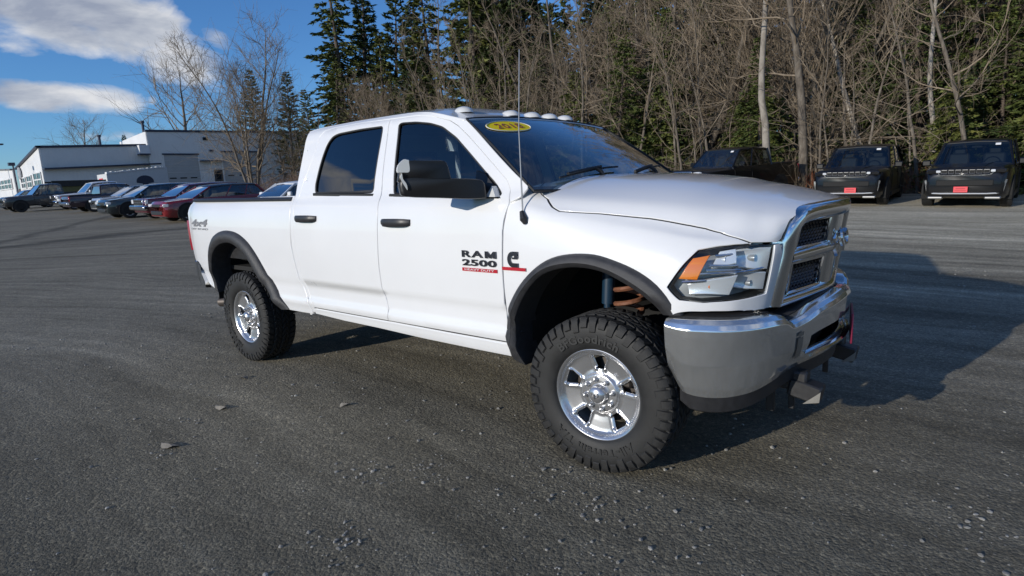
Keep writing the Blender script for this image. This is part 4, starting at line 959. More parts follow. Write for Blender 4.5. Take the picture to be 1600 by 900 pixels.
    # label in the top corner of the windshield
    if front == 'slots' or kind == 'pickup' and name == 'black_pickup':
        g = G(); zt = zr-.17; t = (zt-belt)/(zr-.07-belt); xx = xw+(xt-xw)*t+.025; sl_ = (xt-xw)/(zr-.07-belt)
        g.add([(xx, hw*.44, zt), (xx, hw*.56, zt), (xx+sl_*.055, hw*.56, zt+.055), (xx+sl_*.055, hw*.44, zt+.055)], [(0, 1, 2, 3)]); g.obj('windshield_label', M['white_print'], gh, smooth=False)
    if kind == 'pickup':      # open bed behind the cab
        g = G(); xb0, xb1 = -h+.10, cab_end-.04
        g.box(((xb0+xb1)/2, 0, belt+.012), (xb1-xb0, W*.80, .02)); g.obj('bed_cover', M['black'], v)
        g = G()
        for s in (-1, 1): g.box(((xb0+xb1)/2, s*hw*.90, belt+.02), (xb1-xb0, .10, .05), None, .01)
        g.box((xb0, 0, belt+.0), (.06, W*.86, .06), None, .01); g.obj('bed_rail', M['black'], v)['kind'] = 'stuff'
        g = G(); g.box((-h-.02, 0, .62), (.18, hw*1.86, .18), None, .04); g.obj('rear_bumper', M['chrome'], v)
    orient(v, x, y, ang)
    return v
S_ = -PI/2
GJ = 'black sport utility vehicles parked at the edge of the woods'; GL = 'vehicles parked in a row before the dealership'
jeep = dict(L=4.95, W=1.98, H=1.80, belt=1.10, hood=1.17, nose=1.08, clear=.25, wb=3.0, R=.39, xw=.95, xt=.20, xe=-1.8, tail=-2.3, front='slots', rimm=M['black_alloy'])
vehicle('sport_utility_vehicle', 'black sport utility vehicle with red plate, the right one beside the woods', 'suv', .45, 19.1, S_-.03, M['car_black'], group=GJ, plate=(-.06, .52), **jeep)
vehicle('sport_utility_vehicle', 'black sport utility vehicle with chrome grille outline, just right of the white hood', 'suv', -2.55, 19.4, S_+.02, M['car_black'], group=GJ, plate=(.14, .50), **jeep)
vehicle('black_pickup', 'black pickup half hidden behind the white hood, chrome mirrors showing', 'pickup truck', -7.0, 19.8, S_-.30, M['car_black'], L=5.8, W=2.0, H=1.95, belt=1.28, hood=1.27, nose=1.20, clear=.4, wb=3.6, R=.41, xw=1.15, xt=.55, xe=-1.0, tail=-1.15, kind='pickup', front='tall', roof=M['car_black'])
car = lambda *a, **k: vehicle(*a, group=GL, **k)
car('white_pickup', 'white pickup nose out, second from the left end of the row', 'pickup truck', -52.0, 11.6, S_, mat('white_car_paint', (.75, .76, .77), .3, 0, 1), L=5.8, W=2.0, H=1.92, belt=1.20, hood=1.20, nose=1.10, clear=.4, wb=3.6, R=.40, xw=1.15, xt=.5, xe=-1.0, tail=-1.15, kind='pickup', front='tall')
car('dark_work_truck', 'dark grey pickup nose out at the left end of the row', 'pickup truck', -55.2, 9.2, S_, mat('dark_grey_car_paint', (.028, .028, .030), .35, 0, .8), L=5.9, W=2.0, H=1.95, belt=1.22, hood=1.22, nose=1.12, clear=.42, wb=3.7, R=.42, xw=1.2, xt=.6, xe=-.6, tail=-.75, kind='pickup', front='plain', rimm=M['black_alloy'])
car('dark_plum_pickup', 'dark plum pickup parked tail out between the white pickup and pale crossover', 'pickup truck', -45.2, 10.6, -S_, mat('plum_car_paint', (.035, .018, .030), .25, 0, 1), L=5.8, W=1.98, H=1.74, belt=1.10, hood=1.08, nose=1.02, clear=.34, wb=3.6, R=.40, xw=1.15, xt=.5, xe=-1.0, tail=-1.15, kind='pickup')
car('pale_crossover', 'pale silver crossover with black roof in the row before the dealership', 'car', -40.8, 10.3, S_, mat('silver_car_paint', (.55, .57, .60), .25, .3, 1), L=4.5, W=1.85, H=1.55, belt=1.0, hood=1.0, nose=.90, clear=.24, wb=2.7, R=.35, xw=1.05, xt=.2, xe=-1.7, tail=-2.1, roof=M['car_black'])
car('black_crossover', 'black crossover with bright five spoke wheel in the middle of the row', 'suv', -33.7, 8.9, S_, mat('black_green_car_paint', (.018, .024, .026), .2, 0, 1), L=4.95, W=1.96, H=1.62, belt=1.06, hood=1.05, nose=.95, clear=.24, wb=3.0, R=.39, xw=1.20, xt=.35, xe=-1.9, tail=-2.35)
car('maroon_pickup', 'maroon vehicle with big chrome grille in the row', 'pickup truck', -29.7, 9.3, S_, mat('maroon_car_paint', (.085, .010, .020), .22, 0, 1), L=5.0, W=1.94, H=1.58, belt=1.06, hood=1.06, nose=1.0, clear=.30, wb=3.1, R=.40, xw=1.15, xt=.4, xe=-1.8, tail=-2.2, front='tall')
car('red_crossover', 'deep red crossover nearest the tailgate of the white pickup', 'suv', -26.4, 8.7, S_, mat('red_car_paint', (.20, .012, .015), .2, 0, 1), L=4.7, W=1.90, H=1.50, belt=.99, hood=.98, nose=.90, clear=.23, wb=2.9, R=.38, xw=1.15, xt=.3, xe=-1.75, tail=-2.2, roof=M['car_black'])
car('white_crossover', 'white crossover whose roof shows above the bed of the white pickup', 'suv', -20.8, 9.4, S_, mat('bright_white_car_paint', (.78, .78, .79), .25, 0, 1), L=4.7, W=1.9, H=1.50, belt=.98, hood=.96, nose=.96, clear=.26, wb=2.9, R=.37, xw=.95, xt=.2, xe=-1.75, tail=-2.2)
car('blue_hatchback', 'pale blue car at the far left behind the dark grey pickup', 'car', -63.5, 9.4, S_, mat('pale_blue_car_paint', (.20, .28, .38), .3, .2, 1), L=4.4, W=1.8, H=1.55, belt=.98, hood=.95, nose=.86, clear=.24, wb=2.6, R=.33, xw=.8, xt=.1, xe=-1.4, tail=-1.95)
vehicle('distant_white_car', 'small white car far off between the bare trees and the white cab', 'car', -73.5, 38.5, S_-.6, bpy.data.materials['bright_white_car_paint'], L=4.5, W=1.85, H=1.65, belt=1.02, hood=1.0, nose=.92, clear=.24, wb=2.7, R=.35, xw=.85, xt=.15, xe=-1.6, tail=-2.05)
# ------------------------------------------------------------------ the white pickup
def fs(x, z): return np.stack([x, S(x, z), z], -1)
def F2(u, v):
    u = np.atleast_1d(u); v = np.atleast_1d(v); far = v > 9
    q = F(u, np.where(far, 18-v, v)); q[far, 1] *= -1; return q
def offs(surf, d):
    def g(a, b):
        e = 2e-3; n = np.cross(surf(a+e, b)-surf(a-e, b), surf(a, b+e)-surf(a, b-e)); n /= np.maximum(np.linalg.norm(n, axis=1), 1e-12)[:, None]
        s = np.where(n[:, 1:2] < 0, -1, 1) if abs(n[:, 1]).mean() > .3 else np.where(n[:, 2:3] < 0, -1, 1)
        return surf(a, b)-n*s*d
    return g
WHEEL_R = .42; WB = 3.797
GAPB = [(-1.818, 1.982), (-1.80, 1.80), (-1.783, 1.641), (-1.761, 1.47), (-1.748, 1.352), (-1.756, 1.15), (-1.765, .989), (-1.762, .813), (-1.735, .70), (-1.745, .613)]
DTOP = [(-1.547, 1.983), (-1.362, 1.962), (-1.2, 1.922), (-1.112, 1.881), (-.982, 1.799), (-.855, 1.71), (-.735, 1.624), (-.627, 1.544), (-.587, 1.489), (-.566, 1.414), (-.592, 1.337), (-.605, 1.27), (-.616, 1.05), (-.619, .913), (-.628, .784), (-.631, .613)]
RTOP = [(-2.155, 1.988), (-2.488, 1.978), (-2.60, 1.962), (-2.650, 1.92), (-2.682, 1.795), (-2.732, 1.653), (-2.78, 1.533), (-2.815, 1.438), (-2.822, 1.267), (-2.827, 1.102), (-2.806, .952), (-2.778, .798), (-2.715, .68), (-2.69, .613)]
RWIN = [(-1.874, 1.938), (-1.866, 1.70), (-1.857, 1.49), (-2.585, 1.497), (-2.595, 1.553), (-2.577, 1.694), (-2.556, 1.79), (-2.530, 1.86), (-2.478, 1.908), (-2.407, 1.926), (-2.25, 1.934), (-2.136, 1.938)]
FWIN = [(-1.706, 1.936), (-1.67, 1.943), (-1.53, 1.937), (-1.387, 1.918), (-1.262, 1.886), (-1.11, 1.808), (-.955, 1.70), (-.831, 1.611), (-.716, 1.528), (-.645, 1.465), (-.66, 1.452), (-1.10, 1.462), (-1.634, 1.478), (-1.66, 1.62)]
WSE = [(-1.058, 1.917), (-.878, 1.788), (-.719, 1.675), (-.575, 1.575), (-.485, 1.515)]
BEDF = [(-2.872, 1.478), (-2.875, 1.35), (-2.88, 1.266), (-2.893, 1.1), (-2.87, .949), (-2.835, .794), (-2.77, .676), (-2.735, .555)]
FFO = [(-.626, .519), (-.628, .671), (-.595, .812), (-.501, .952), (-.39, 1.056), (-.269, 1.125), (-.14, 1.154), (.001, 1.157), (.115, 1.133), (.223, 1.097), (.309, 1.052), (.38, .996), (.429, .937), (.462, .885)]
FFI = [(-.520, .490), (-.538, .578), (-.546, .70), (-.504, .822), (-.419, .944), (-.313, 1.036), (-.195, 1.078), (-.07, 1.091), (.062, 1.076), (.172, 1.031), (.263, .98), (.325, .93), (.362, .878)]
RFO = [(-4.375, .622), (-4.37, .80), (-4.345, .94), (-4.285, 1.055), (-4.19, 1.141), (-4.038, 1.185), (-3.876, 1.190), (-3.726, 1.165), (-3.578, 1.10), (-3.461, 1.003), (-3.36, .883), (-3.277, .775), (-3.189, .675), (-3.117, .60), (-3.085, .556)]
RFI = [(-4.31, .60), (-4.325, .74), (-4.29, .885), (-4.20, 1.005), (-4.05, 1.072), (-3.863, 1.085), (-3.68, 1.03), (-3.559, .943), (-3.455, .82), (-3.34, .685), (-3.245, .585), (-3.20, .545)]
def ADJ(L):
    out = []
    for x, z in L:
        q = (1, x, z, x*x, x*z, z*z, x**3, x*x*z, x*z*z)
        out.append((x+sum(a*b for a, b in zip((.04197, .01084, -.06914, .0006, -.06652, .02956, .00078, -.00505, .02224), q)), z+sum(a*b for a, b in zip((-.00527, .00297, .00646, .00063, -.00772, -.00467, .00007, -.00008, -.00075), q))))
    return out
GAPB, DTOP, RTOP, RWIN, FWIN, WSE, BEDF, FFO, FFI, RFO, RFI = [ADJ(L) for L in (GAPB, DTOP, RTOP, RWIN, FWIN, WSE, BEDF, FFO, FFI, RFO, RFI)]
def rounded(L, r=.03):
    P = np.array(L); out = []
    for i in range(len(P)):
        a, p, b = P[i-1], P[i], P[(i+1) % len(P)]; da, db = np.linalg.norm(a-p), np.linalg.norm(b-p)
        k = min(r, da*.42, db*.42); q0, q1 = p+(a-p)/da*k, p+(b-p)/db*k
        for t in (0, .33, .67, 1): out.append(tuple((1-t)**2*q0+2*t*(1-t)*p+t*t*q1))
    return out
FWIN, RWIN = rounded(FWIN), rounded(RWIN)
def even(pts, n):
    P = np.array(smooth_line(pts, 5)); d = np.r_[0, np.cumsum(np.linalg.norm(np.diff(P, axis=0), axis=1))]
    t = np.linspace(0, d[-1], n); return np.stack([np.interp(t, d, P[:, k]) for k in range(2)], 1)
def midline(a, b, f): return [tuple(p) for p in (1-f)*even(a, 30)+f*even(b, 30)]

def roof_edge(x): return float(_zr(x))
_zr = pchip([-2.84, -2.80, -2.6, -2.2, -1.6, -1.4, -1.25, -1.15, -1.012], [1.985, 2.008, 2.028, 2.034, 2.024, 2.008, 1.98, 1.955, 1.922])
_zc = pchip([-2.84, -2.75, -2.6, -2.0, -1.6, -1.4, -1.2, -1.1, -1.012], [2.03, 2.07, 2.092, 2.104, 2.088, 2.06, 2.01, 1.975, 1.952])
def roofS(x, s):
    far = s > 1; t = np.where(far, 2-s, s); zr = _zr(x); wr = S(x, zr); k = 1-(1-t)**2.3
    w = wr*(1-t); z = zr+(_zc(x)-zr)*k
    return np.stack([x, np.where(far, -w, w), z], -1)
_wst = pchip([0, .3, .6, .80], [1.94, 1.937, 1.928, 1.915])
def wsS(a, b):
    """a 0..1 top to bottom, b -1..1 across"""
    c = np.abs(b); t = a
    # edge line (x,w,z) at the side and centre line, blended with a bow
    xe = -1.015+t*.615; ze = 1.920-.445*t+.010*np.sin(PI*t); we = .788+.150*t
    xc = -1.015+t*.735+.03*np.sin(PI*t); zc = 1.952-.495*t+.025*np.sin(PI*t)
    k = c**2.4
    return np.stack([xc+(xe-xc)*k, we*b, zc+(ze-zc)*k], -1)

truck = empty('pickup_truck', (0, 0, 0), 0, 'white crew cab pickup truck with chrome grille and yellow windshield sticker', 'pickup truck')
def both(fn):
    for s in (-1, 1): fn(s)
Y = lambda w, s: w*s      # side s: -1 right, +1 left
# --- sheet metal
LAMP = [(3.62, 2.86), (4.1, 3.7), (4.58, 4.5), (5.31, 4.76), (6.0, 4.90), (6.78, 4.97), (8.07, 4.93), (8.05, 3.5), (8.03, 2.06), (6.29, 1.97), (4.85, 1.88), (4.05, 2.14)]
HLINE = [(6.75, 5.06), (6.0, 5.62), (5.27, 6.02), (4.6, 6.17), (3.98, 6.21), (2.79, 6.19), (1.94, 6.03), (1.52, 5.88), (1.39, 5.84), (1.25, 6.08), (1.1, 6.55), (.72, 7.02), (.55, 7.34)]
def arch_uv(x, z):
    uu = np.interp(x, list(CLIP[:6, 3, 0]), [0, 1, 2, 3, 4, 5]); best = min(np.linspace(-.15, 4, 170), key=lambda v: abs(float(F([uu], [v])[0][2])-z))
    return (uu, best)
def fender(s):
    arch = [arch_uv(x, z) for x, z in midline(FFO, FFI, .45)]
    doorline = [(x, z) for x, z in reversed(DTOP) if z < 1.42]
    dl = []
    for x, z in [(-.627, .525)]+[(x+.002-(.010 if z > 1.38 else 0), z) for x, z in doorline]:
        uu = np.interp(x, list(CLIP[:2, 3, 0]), [0, 1]); best = min(np.linspace(0, 7.5, 300), key=lambda v: abs(float(F([uu], [v])[0][2])-z)); dl.append((uu, best))
    o = arch[1:]+[(4.2, 1.0), (5.2, 1.05), (6.48, 1.0), (7.6, .72), (8.9, .33), (8.93, 2.2), (8.93, 4.0), (8.62, 4.98), (8.12, 4.97)]+[LAMP[k] for k in (6, 7, 8, 9, 10, 11, 0, 1, 2, 3, 4, 5)]+HLINE+[(.50, 7.22), (.42, 6.75), (.44, 6.40), (.34, 6.02)]+dl[::-1]
    panel('front_fender', M['paint'], truck, o, F, h=.16, asp=1.0, side=s, gap=.0068, flange=.012, rnd=.001)
    P = resample(HLINE, .12, False); q = offs(F, .024)(P[:, 0], P[:, 1]); g = G(); g.tube([(a[0], s*a[1], a[2]) for a in q], .019, 6); g.obj('hood_seal', M['gasket'], truck)
both(fender)
hl = [(8.3, 5.03), (8.67, 5.34), (8.87, 6.23), (8.95, 6.9), (8.98, 7.6), (9, 8.3)]
rear = [(.72, 7.7), (.92, 8.05), (1.12, 8.45)]
half = HLINE[::-1]+hl
ho = rear[::-1]+half
ho = [(1.2, 9)]+ho+[(9, 9)]+[(u, 18-v) for u, v in ho[::-1]]
panel('hood', mat('white_hood_paint', (.77, .77, .775), .3, 0, 1.0, bump=.02, bscale=260, coat_rough=.06), truck, ho, F2, h=.15, side=-1, flange=.012, gap=.0068, rnd=.001)
for s in (-1, 1):
    fd = panel('front_door', M['paint'], truck, GAPB[::-1]+DTOP, fs, [FWIN], h=.045, side=s, gap=.0065, rnd=.0025)
    rd = panel('rear_door', M['paint'], truck, GAPB[::-1]+RTOP, fs, [RWIN], h=.045, side=s, gap=.0065, rnd=.0025)
    for L in (GAPB[::-1]+DTOP, GAPB[::-1]+RTOP):
        P = resample(smooth_line(L+[L[0]], 2), .05, False); g = G(); q = offs(fs, .030)(P[:, 0], P[:, 1]); g.tube([(a[0], s*a[1], a[2]) for a in q], .020, 5); g.obj('door_seal', M['gasket'], truck)
    def grow(L, d):
        P = np.array(L); c = P.mean(0); return [tuple(p+(p-c)/np.linalg.norm(p-c)*d) for p in P]
    panel('door_glass', M['glass'], fd, grow(FWIN, .012), offs(fs, .014), h=.08, side=s, flange=.002, rnd=0, gap=0)
    panel('door_glass', M['privacy'], rd, grow(RWIN, .012), offs(fs, .014), h=.08, side=s, flange=.002, rnd=0, gap=0)
    for L, d in ((FWIN, fd), (RWIN, rd)):
        P = np.array(resample(L, .04)); c = P.mean(0); V = []
        g = G(); pts = [(p[0], s*(S(p[0], p[1])-.008), p[1]) for p in P+(c-P)/np.linalg.norm(P-c, axis=1)[:, None]*.004]
        g.tube(pts+[pts[0], pts[1]], .007, 5, False); g.obj('window_seal', M['gasket'], d)
    for d, a, b in ((fd, -1.62, -.63), (rd, -2.555, -1.80)):
        g = G(); rings = []
        for x in np.linspace(a, b, 12):
            z = np.interp(x, [-2.56, -1.62, -.63], [1.512, 1.482, 1.453]); y = float(S(x, z))
            rings.append([(x, s*(y+o), z+q) for o, q in ((-.01, -.014), (.006, -.012), (.006, .006), (-.01, .012))])
        g.loft(rings); g.obj('belt_moulding', M['gasket'], d)
    # door handles: black paddle in a shallow cup
    for d, xc in ((fd, -1.508), (rd, -2.588)):
        z0 = 1.306 if d is fd else 1.330; L = .145
        g = G(); rings = []
        for k in range(9):
            t = -1+k/4; hh = .027*(1-.25*abs(t)**4); x = xc+t*L; o = .004+.034*(1-abs(t)**4)
            rings.append([(x, s*(float(S(x, z0))+o+a), z0+b*hh) for a, b in ((-.03, -.8), (0, -1), (.008, -.4), (.008, .4), (0, 1), (-.03, .8))])
        g.loft(rings); g.obj('door_handle', M['black'], d)
    # rail over the doors and the pillar beside the windshield
    rail = WSE[::-1]+[(x, roof_edge(x)) for x in (-1.15, -1.25, -1.4, -1.6, -1.9, -2.2, -2.45, -2.6, -2.70, -2.77, -2.80)]
    rail += ADJ([(-2.84, 1.88), (-2.84, 1.75), (-2.845, 1.60), (-2.856, 1.44), (-2.862, 1.27), (-2.866, 1.10), (-2.845, .955), (-2.815, .80), (-2.75, .68), (-2.72, .575), (-2.69, .575)])
    rail += [(x, z) for x, z in RTOP[::-1]]+[(GAPB[0][0], GAPB[0][1]+.004)]+[(x, z) for x, z in DTOP if z > 1.5]+[DTOP[8], (DTOP[9][0]+.004, DTOP[9][1]+.006), (-.475, 1.452), (-.438, 1.506)]
    panel('cab_pillar_rail', M['paint'], truck, rail, fs, h=.035, side=s, gap=.002)
    panel('rocker_panel', M['paint'], truck, ADJ([(-2.69, .603), (-2.69, .56), (-2.3, .545), (-1.9, .54), (-1.4, .525), (-.9, .52), (-.635, .52), (-.635, .600), (-1.2, .602), (-2.0, .603)]), fs, h=.04, side=s, flange=.08)
    # bed side
    arch = [(x, z) for x, z in midline(RFO, RFI, .45)]
    bed = BEDF+[(-2.86, .556)]+arch[::-1]+[(-4.44, .65), (-4.60, .70), (-4.72, .82), (-4.82, .92), (-4.83, 1.0), (-4.85, 1.15), (-4.868, 1.31), (-4.89, 1.38), (-4.87, 1.46), (-4.83, 1.492), (-4.74, 1.50)]
    panel('bed_side', M['paint'], truck, bed, fs, h=.045, side=s, flange=.05, rnd=.008, gap=.004)
    g = G(); rings = []
    for x in np.linspace(-4.76, -2.85, 14):
        y = float(S(x, 1.47)); rings.append([(x, s*(y+a), 1.478+b+.022*(-2.84-x)/1.9) for a, b in ((.008, -.012), (.010, .004), (-.005, .020), (-.08, .018), (-.10, .0), (-.10, -.03))])
    g.loft(rings); g.obj('bed_rail_cap', M['black'], truck)
    # flares
    for O, I in ((FFO, FFI), (RFO, RFI)):
        n = 44; a = even(O, n); b = even(I, n); g = G(); rings = []
        sw = 1 if O is FFO else -1
        for k in range(n):
            f = min(1, min(k, n-1-k)/5+.45)
            def yy(p):
                q = float(S(p[0], p[1]))
                return q
            base = yy(a[k]); ring = []
            for t, o in ((-.02, -.012), (.0, .006), (.10, .024*f), (.30, .038*f), (.62, .046*f), (.70, .040*f), (.97, .030*f), (1.0, .022*f), (1.0, -.02), (1.0, -.16)):
                p = a[k]*(1-t)+b[k]*t; ring.append((p[0], s*(base+o), p[1]))
            rings.append(ring)
        g.loft(rings, False, False); g.obj('fender_flare', M['flare'], truck, angle=R_(50))
panel('roof', M['paint'], truck, [(-1.012, .0), (-1.25, 0), (-1.6, 0), (-2.2, 0), (-2.80, 0), (-2.822, .5), (-2.83, 1), (-2.822, 1.5), (-2.80, 2), (-2.2, 2), (-1.6, 2), (-1.25, 2), (-1.012, 2), (-1.012, 1.5), (-1.01, 1), (-1.012, .5)], roofS, h=.045, asp=.75, side=1, gap=-.005, rnd=.002)
ws = panel('windshield', M['ws'], truck, [(0, -1), (0, -.5), (0, 0), (0, .5), (0, 1), (.5, 1), (1, 1), (1, 0), (1, -1), (.5, -1)], wsS, h=.06, side=1, flange=.004, gap=0)
# frit band round the glass
g = G(); 
ed = [wsS(np.array([a]), np.array([b]))[0] for a, b in [(0, b) for b in np.linspace(-1, 1, 20)]+[(a, 1) for a in np.linspace(0, 1, 14)[1:]]+[(1, b) for b in np.linspace(1, -1, 20)[1:]]+[(a, -1) for a in np.linspace(1, 0, 14)[1:]]]
inn = [wsS(np.array([a]), np.array([b]))[0] for a, b in [(.055, b) for b in np.linspace(-.955, .955, 20)]+[(a, .955) for a in np.linspace(.055, .93, 14)[1:]]+[(.93, b) for b in np.linspace(.955, -.955, 20)[1:]]+[(a, -.955) for a in np.linspace(.93, .055, 14)[1:]]]
dn = np.array((-.006, 0, -.010))
g.loft([[tuple(p+dn) for p in ed], [tuple(p+dn) for p in inn]], False, False); g.obj('windshield_border', M['gloss_black'], ws)
g = G(); g.tube([tuple(p+np.array((.002, 0, .002))) for p in ed], .008, 6); g.obj('windshield_seal', M['gasket'], ws)
# cowl
g = G(); rings = []
for y in np.linspace(-.80, .80, 25):
    c = abs(y)/.95; x0 = -.47+.14*(1-c**2.4); z0 = 1.462+.02*(1-c*c)
    rings.append([(x0-.06, y, z0+.012), (x0+.0, y, z0+.004), (x0+.10, y, z0-.03), (x0+.25, y, z0-.06), (x0+.25, y, z0-.12), (x0-.06, y, z0-.12)])
g.loft(rings); g.obj('cowl', M['black'], truck)
# sticker 2018 on the windshield, yellow oval
def on_ws(px, py, off=.004):
    """local 2-D position (along the glass) to the windshield surface"""
    a0, b0 = .158, -.650
    a, b = a0-py/.93, b0+px/(.79+.15*a0)
    p = wsS(np.array([a]), np.array([b]))[0]; e = 1e-3
    n = np.cross(wsS(np.array([a+e]), np.array([b]))[0]-p, wsS(np.array([a]), np.array([b+e]))[0]-p); n /= np.linalg.norm(n); n = n if n[2] > 0 else -n
    return p+n*off
def oval(rx, ry, off, name, m):
    V = [on_ws(0, 0, off)]; Fc = []
    for r in (.35, .7, 1):
        V += [on_ws(rx*r*math.cos(t), ry*r*math.sin(t), off) for t in np.linspace(0, 2*PI, 40, endpoint=False)]
    for k in range(40):
        Fc.append((0, 1+k, 1+(k+1) % 40))
        for q in (0, 1): Fc.append((1+40*q+k, 1+40*(q+1)+k, 1+40*(q+1)+(k+1) % 40, 1+40*q+(k+1) % 40))
    return raw(name, V, Fc, m, ws)
oval(.20, .086, .003, 'sticker', M['yellow'])
g = G(); g.tube([on_ws(.194*math.cos(t), .081*math.sin(t), .004) for t in np.linspace(0, 2*PI, 49)], .003, 4); g.obj('sticker_border', M['white_print'], ws)
lettering('sticker_lettering', '2018', M['darkred'], ws, lambda x, y, z: on_ws(x, y, .0055+z), fit=(.235, .072), size=.150, depth=.0004, bold=.000, spacing=1.05)
# wipers
for y0, y1 in ((-.70, -.05), (.0, .66)):
    g = G(); pts = []
    for t in np.linspace(0, 1, 10):
        y = y0+(y1-y0)*t; b = y/.92; a = .90-.10*math.sin(t*PI*.5)
        p = wsS(np.array([a]), np.array([b]))[0]; pts.append(p+np.array((.012, 0, .022)))
    g.tube(pts, [.006]*10, 5); g.tube([p+np.array((.004, 0, .012)) for p in pts[1:-3]], .009, 6)
    q = pts[5]; base = np.array((-.36+.02, y0+.42, 1.50)); g.tube([base, (base+q)/2+np.array((0, 0, .03)), q+np.array((0, 0, .01))], [.018, .014, .009], 6)
    g.obj('wiper', M['gasket'], truck)
# cab marker lights
for y, x in ((-.573, -1.225), (-.223, -1.12), (0, -1.11), (.223, -1.12), (.573, -1.225)):
    z = float(roofS(np.array([x]), np.array([1-abs(y)/float(S(x, _zr(x)))]))[0][2])
    g = G(); rings = []
    for t in np.linspace(0, 1, 7):
        r = math.cos(t*PI/2)**.8; h = .042*math.sin(t*PI/2)
        rings.append([(x-.02*t+.072*r*math.cos(k)*(1.25 if math.cos(k) < 0 else .85), y+.052*r*math.sin(k), z-.004+h) for k in np.linspace(0, 2*PI, 20, endpoint=False)])
    g.loft(rings, True, True); g.obj('marker_light', M['lampclear'], truck)
# --- head lamps
def headlamp(s):
    hp = empty('headlamp'); hp.parent = truck
    sh = lambda d: offs(F, d)
    def shrink(L, f=.05): 
        P = np.array(L); c = P.mean(0); return [tuple(p-(p-c)*f) for p in P]
    panel('lamp_housing', M['lamp_dark'], hp, LAMP, sh(.085), h=.2, side=s, gap=-.02, flange=.02)
    # black rim between lamp and sheet metal
    P = resample(LAMP, .25); g = G(); q = F(P[:, 0], P[:, 1]); n = sh(.012)(P[:, 0], P[:, 1])
    g.loft([[(a[0], s*a[1], a[2]) for a in n], [(a[0], s*a[1], a[2]) for a in sh(.085)(P[:, 0], P[:, 1])]], True, False); g.obj('lamp_rim', M['gasket'], hp)
    panel('amber_reflector', M['amber'], hp, [(3.98, 3.24), (4.41, 4.16), (5.02, 4.34), (4.62, 3.16)], sh(.009), h=.12, side=s, flange=.03)
    for L, dp, mm in (([(6.1, 4.75), (7.98, 4.72), (7.93, 3.32), (6.33, 3.62)], .072, M['lamp_refl']), ([(6.38, 3.4), (7.88, 3.22), (7.9, 2.28), (6.42, 2.55)], .060, M['lamp_refl']),
                  ([(5.35, 4.62), (6.02, 4.72), (6.1, 3.8), (5.1, 3.7)], .03, M['lamp_refl']), ([(4.25, 3.0), (6.25, 3.32), (5.95, 2.25), (4.35, 2.35)], .03, M['lamp_refl'])):
        c = np.array(L).mean(0); hx = np.ptp(np.array(L)[:, 0])/2; hy = np.ptp(np.array(L)[:, 1])/2
        def bowl(u, v, c=c, hx=hx, hy=hy, dp=dp):
            # reflector cup: deep at its outer side, rising towards the grille
            k = np.clip((u-(c[0]-hx))/(2*hx), 0, 1); q = np.clip(np.abs(v-c[1])/hy, 0, 1)
            base = F(u, v); e = 2e-3; n = np.cross(F(u+e, v)-F(u-e, v), F(u, v+e)-F(u, v-e)); n /= np.linalg.norm(n, axis=1)[:, None]; n = np.where(n[:, 1:2] < 0, -n, n)
            return base-n*(.008+dp*(1-k)**1.1*(1-.35*q*q))[:, None]
        panel('reflector', mm, hp, L, bowl, h=.11, side=s, flange=.03)
    for uu, vv, r, mm in ((5.55, 4.1, .020, M['lamp_refl']), (5.0, 2.75, .016, M['amber']), (5.4, 2.8, .014, M['white_print']), (7.1, 4.0, .016, M['lamp_dark']), (7.1, 2.75, .014, M['lamp_dark'])):
        p = sh(.045)(np.array([uu]), np.array([vv]))[0]; g = G(); g.lathe([(.001, -.02), (r*.7, -.017), (r, -.006), (r, .02)], (p[0], p[1]*s, p[2]), 'X', 14)
        g.obj('bulb', mm, hp)
    for v0, v1, ua, ub in ((3.78, 3.70, 5.0, 6.2), (3.55, 3.50, 4.9, 6.4), (3.40, 3.42, 4.4, 7.9), (4.30, 4.35, 5.2, 5.9), (3.1, 3.1, 4.1, 4.9)):
        g = G(); pts = [sh(.02)(np.array([u]), np.array([v0+(v1-v0)*(u-ua)/(ub-ua)]))[0]*np.array((1, s, 1)) for u in np.linspace(ua, ub, 9)]; g.tube(pts, .007, 6); g.obj('lamp_divider', M['chrome'], hp)
    panel('lens', M['lens'], hp, shrink(LAMP, .02), sh(.004), h=.2, side=s, flange=.006, gap=.001)
both(headlamp)
# --- grille
def Gf(y, z): return .838+.065*(z-.87)/.465-.098*(np.sqrt((y/.58)**2+.02)-.1414)/.87
gr = empty('grille'); gr.parent = truck
def strip(name, pts, w, d, m, parent, back=.0, n=9, taper=None):
    """rounded chrome bar along pts (list of (y,z)) lying on the grille face"""
    P = [np.array(p) for p in pts]; rings = []
    for i, p in enumerate(P):
        t = P[min(i+1, len(P)-1)]-P[max(i-1, 0)]; t = t/np.linalg.norm(t); nrm = np.array((-t[1], t[0])); ww = w if taper is None else taper[i]
        ring = []
        for k in range(n):
            a = PI*k/(n-1); q = p+nrm*ww*math.cos(a); ring.append((Gf(q[0], q[1])+d*math.sin(a)-back, q[0], q[1]))
        ring += [(ring[-1][0]-.07, ring[-1][1], ring[-1][2]), (ring[0][0]-.07, ring[0][1], ring[0][2])]
        rings.append(ring)
    g = G(); g.loft(rings, True, False); return g.obj(name, m, parent, angle=R_(60))
ctl = [(-.562, .880), (-.552, 1.01), (-.535, 1.14), (-.525, 1.22), (-.495, 1.275), (-.42, 1.306), (-.25, 1.316), (0, 1.320)]
ctl = smooth_line(ctl, 4); ctl = ctl+[(-y, z) for y, z in ctl[-2::-1]]
strip('grille_surround', ctl, .043, .030, M['chrome'], gr)
strip('grille_lower_bar', smooth_line([(-.57, .893), (-.3, .893), (0, .897), (.3, .893), (.57, .893)], 5), .030, .030, M['chrome'], gr)
strip('grille_crossbar', smooth_line([(-.50, 1.108), (-.3, 1.113), (0, 1.118), (.3, 1.113), (.50, 1.108)], 5), .031, .026, M['chrome'], gr, .004)
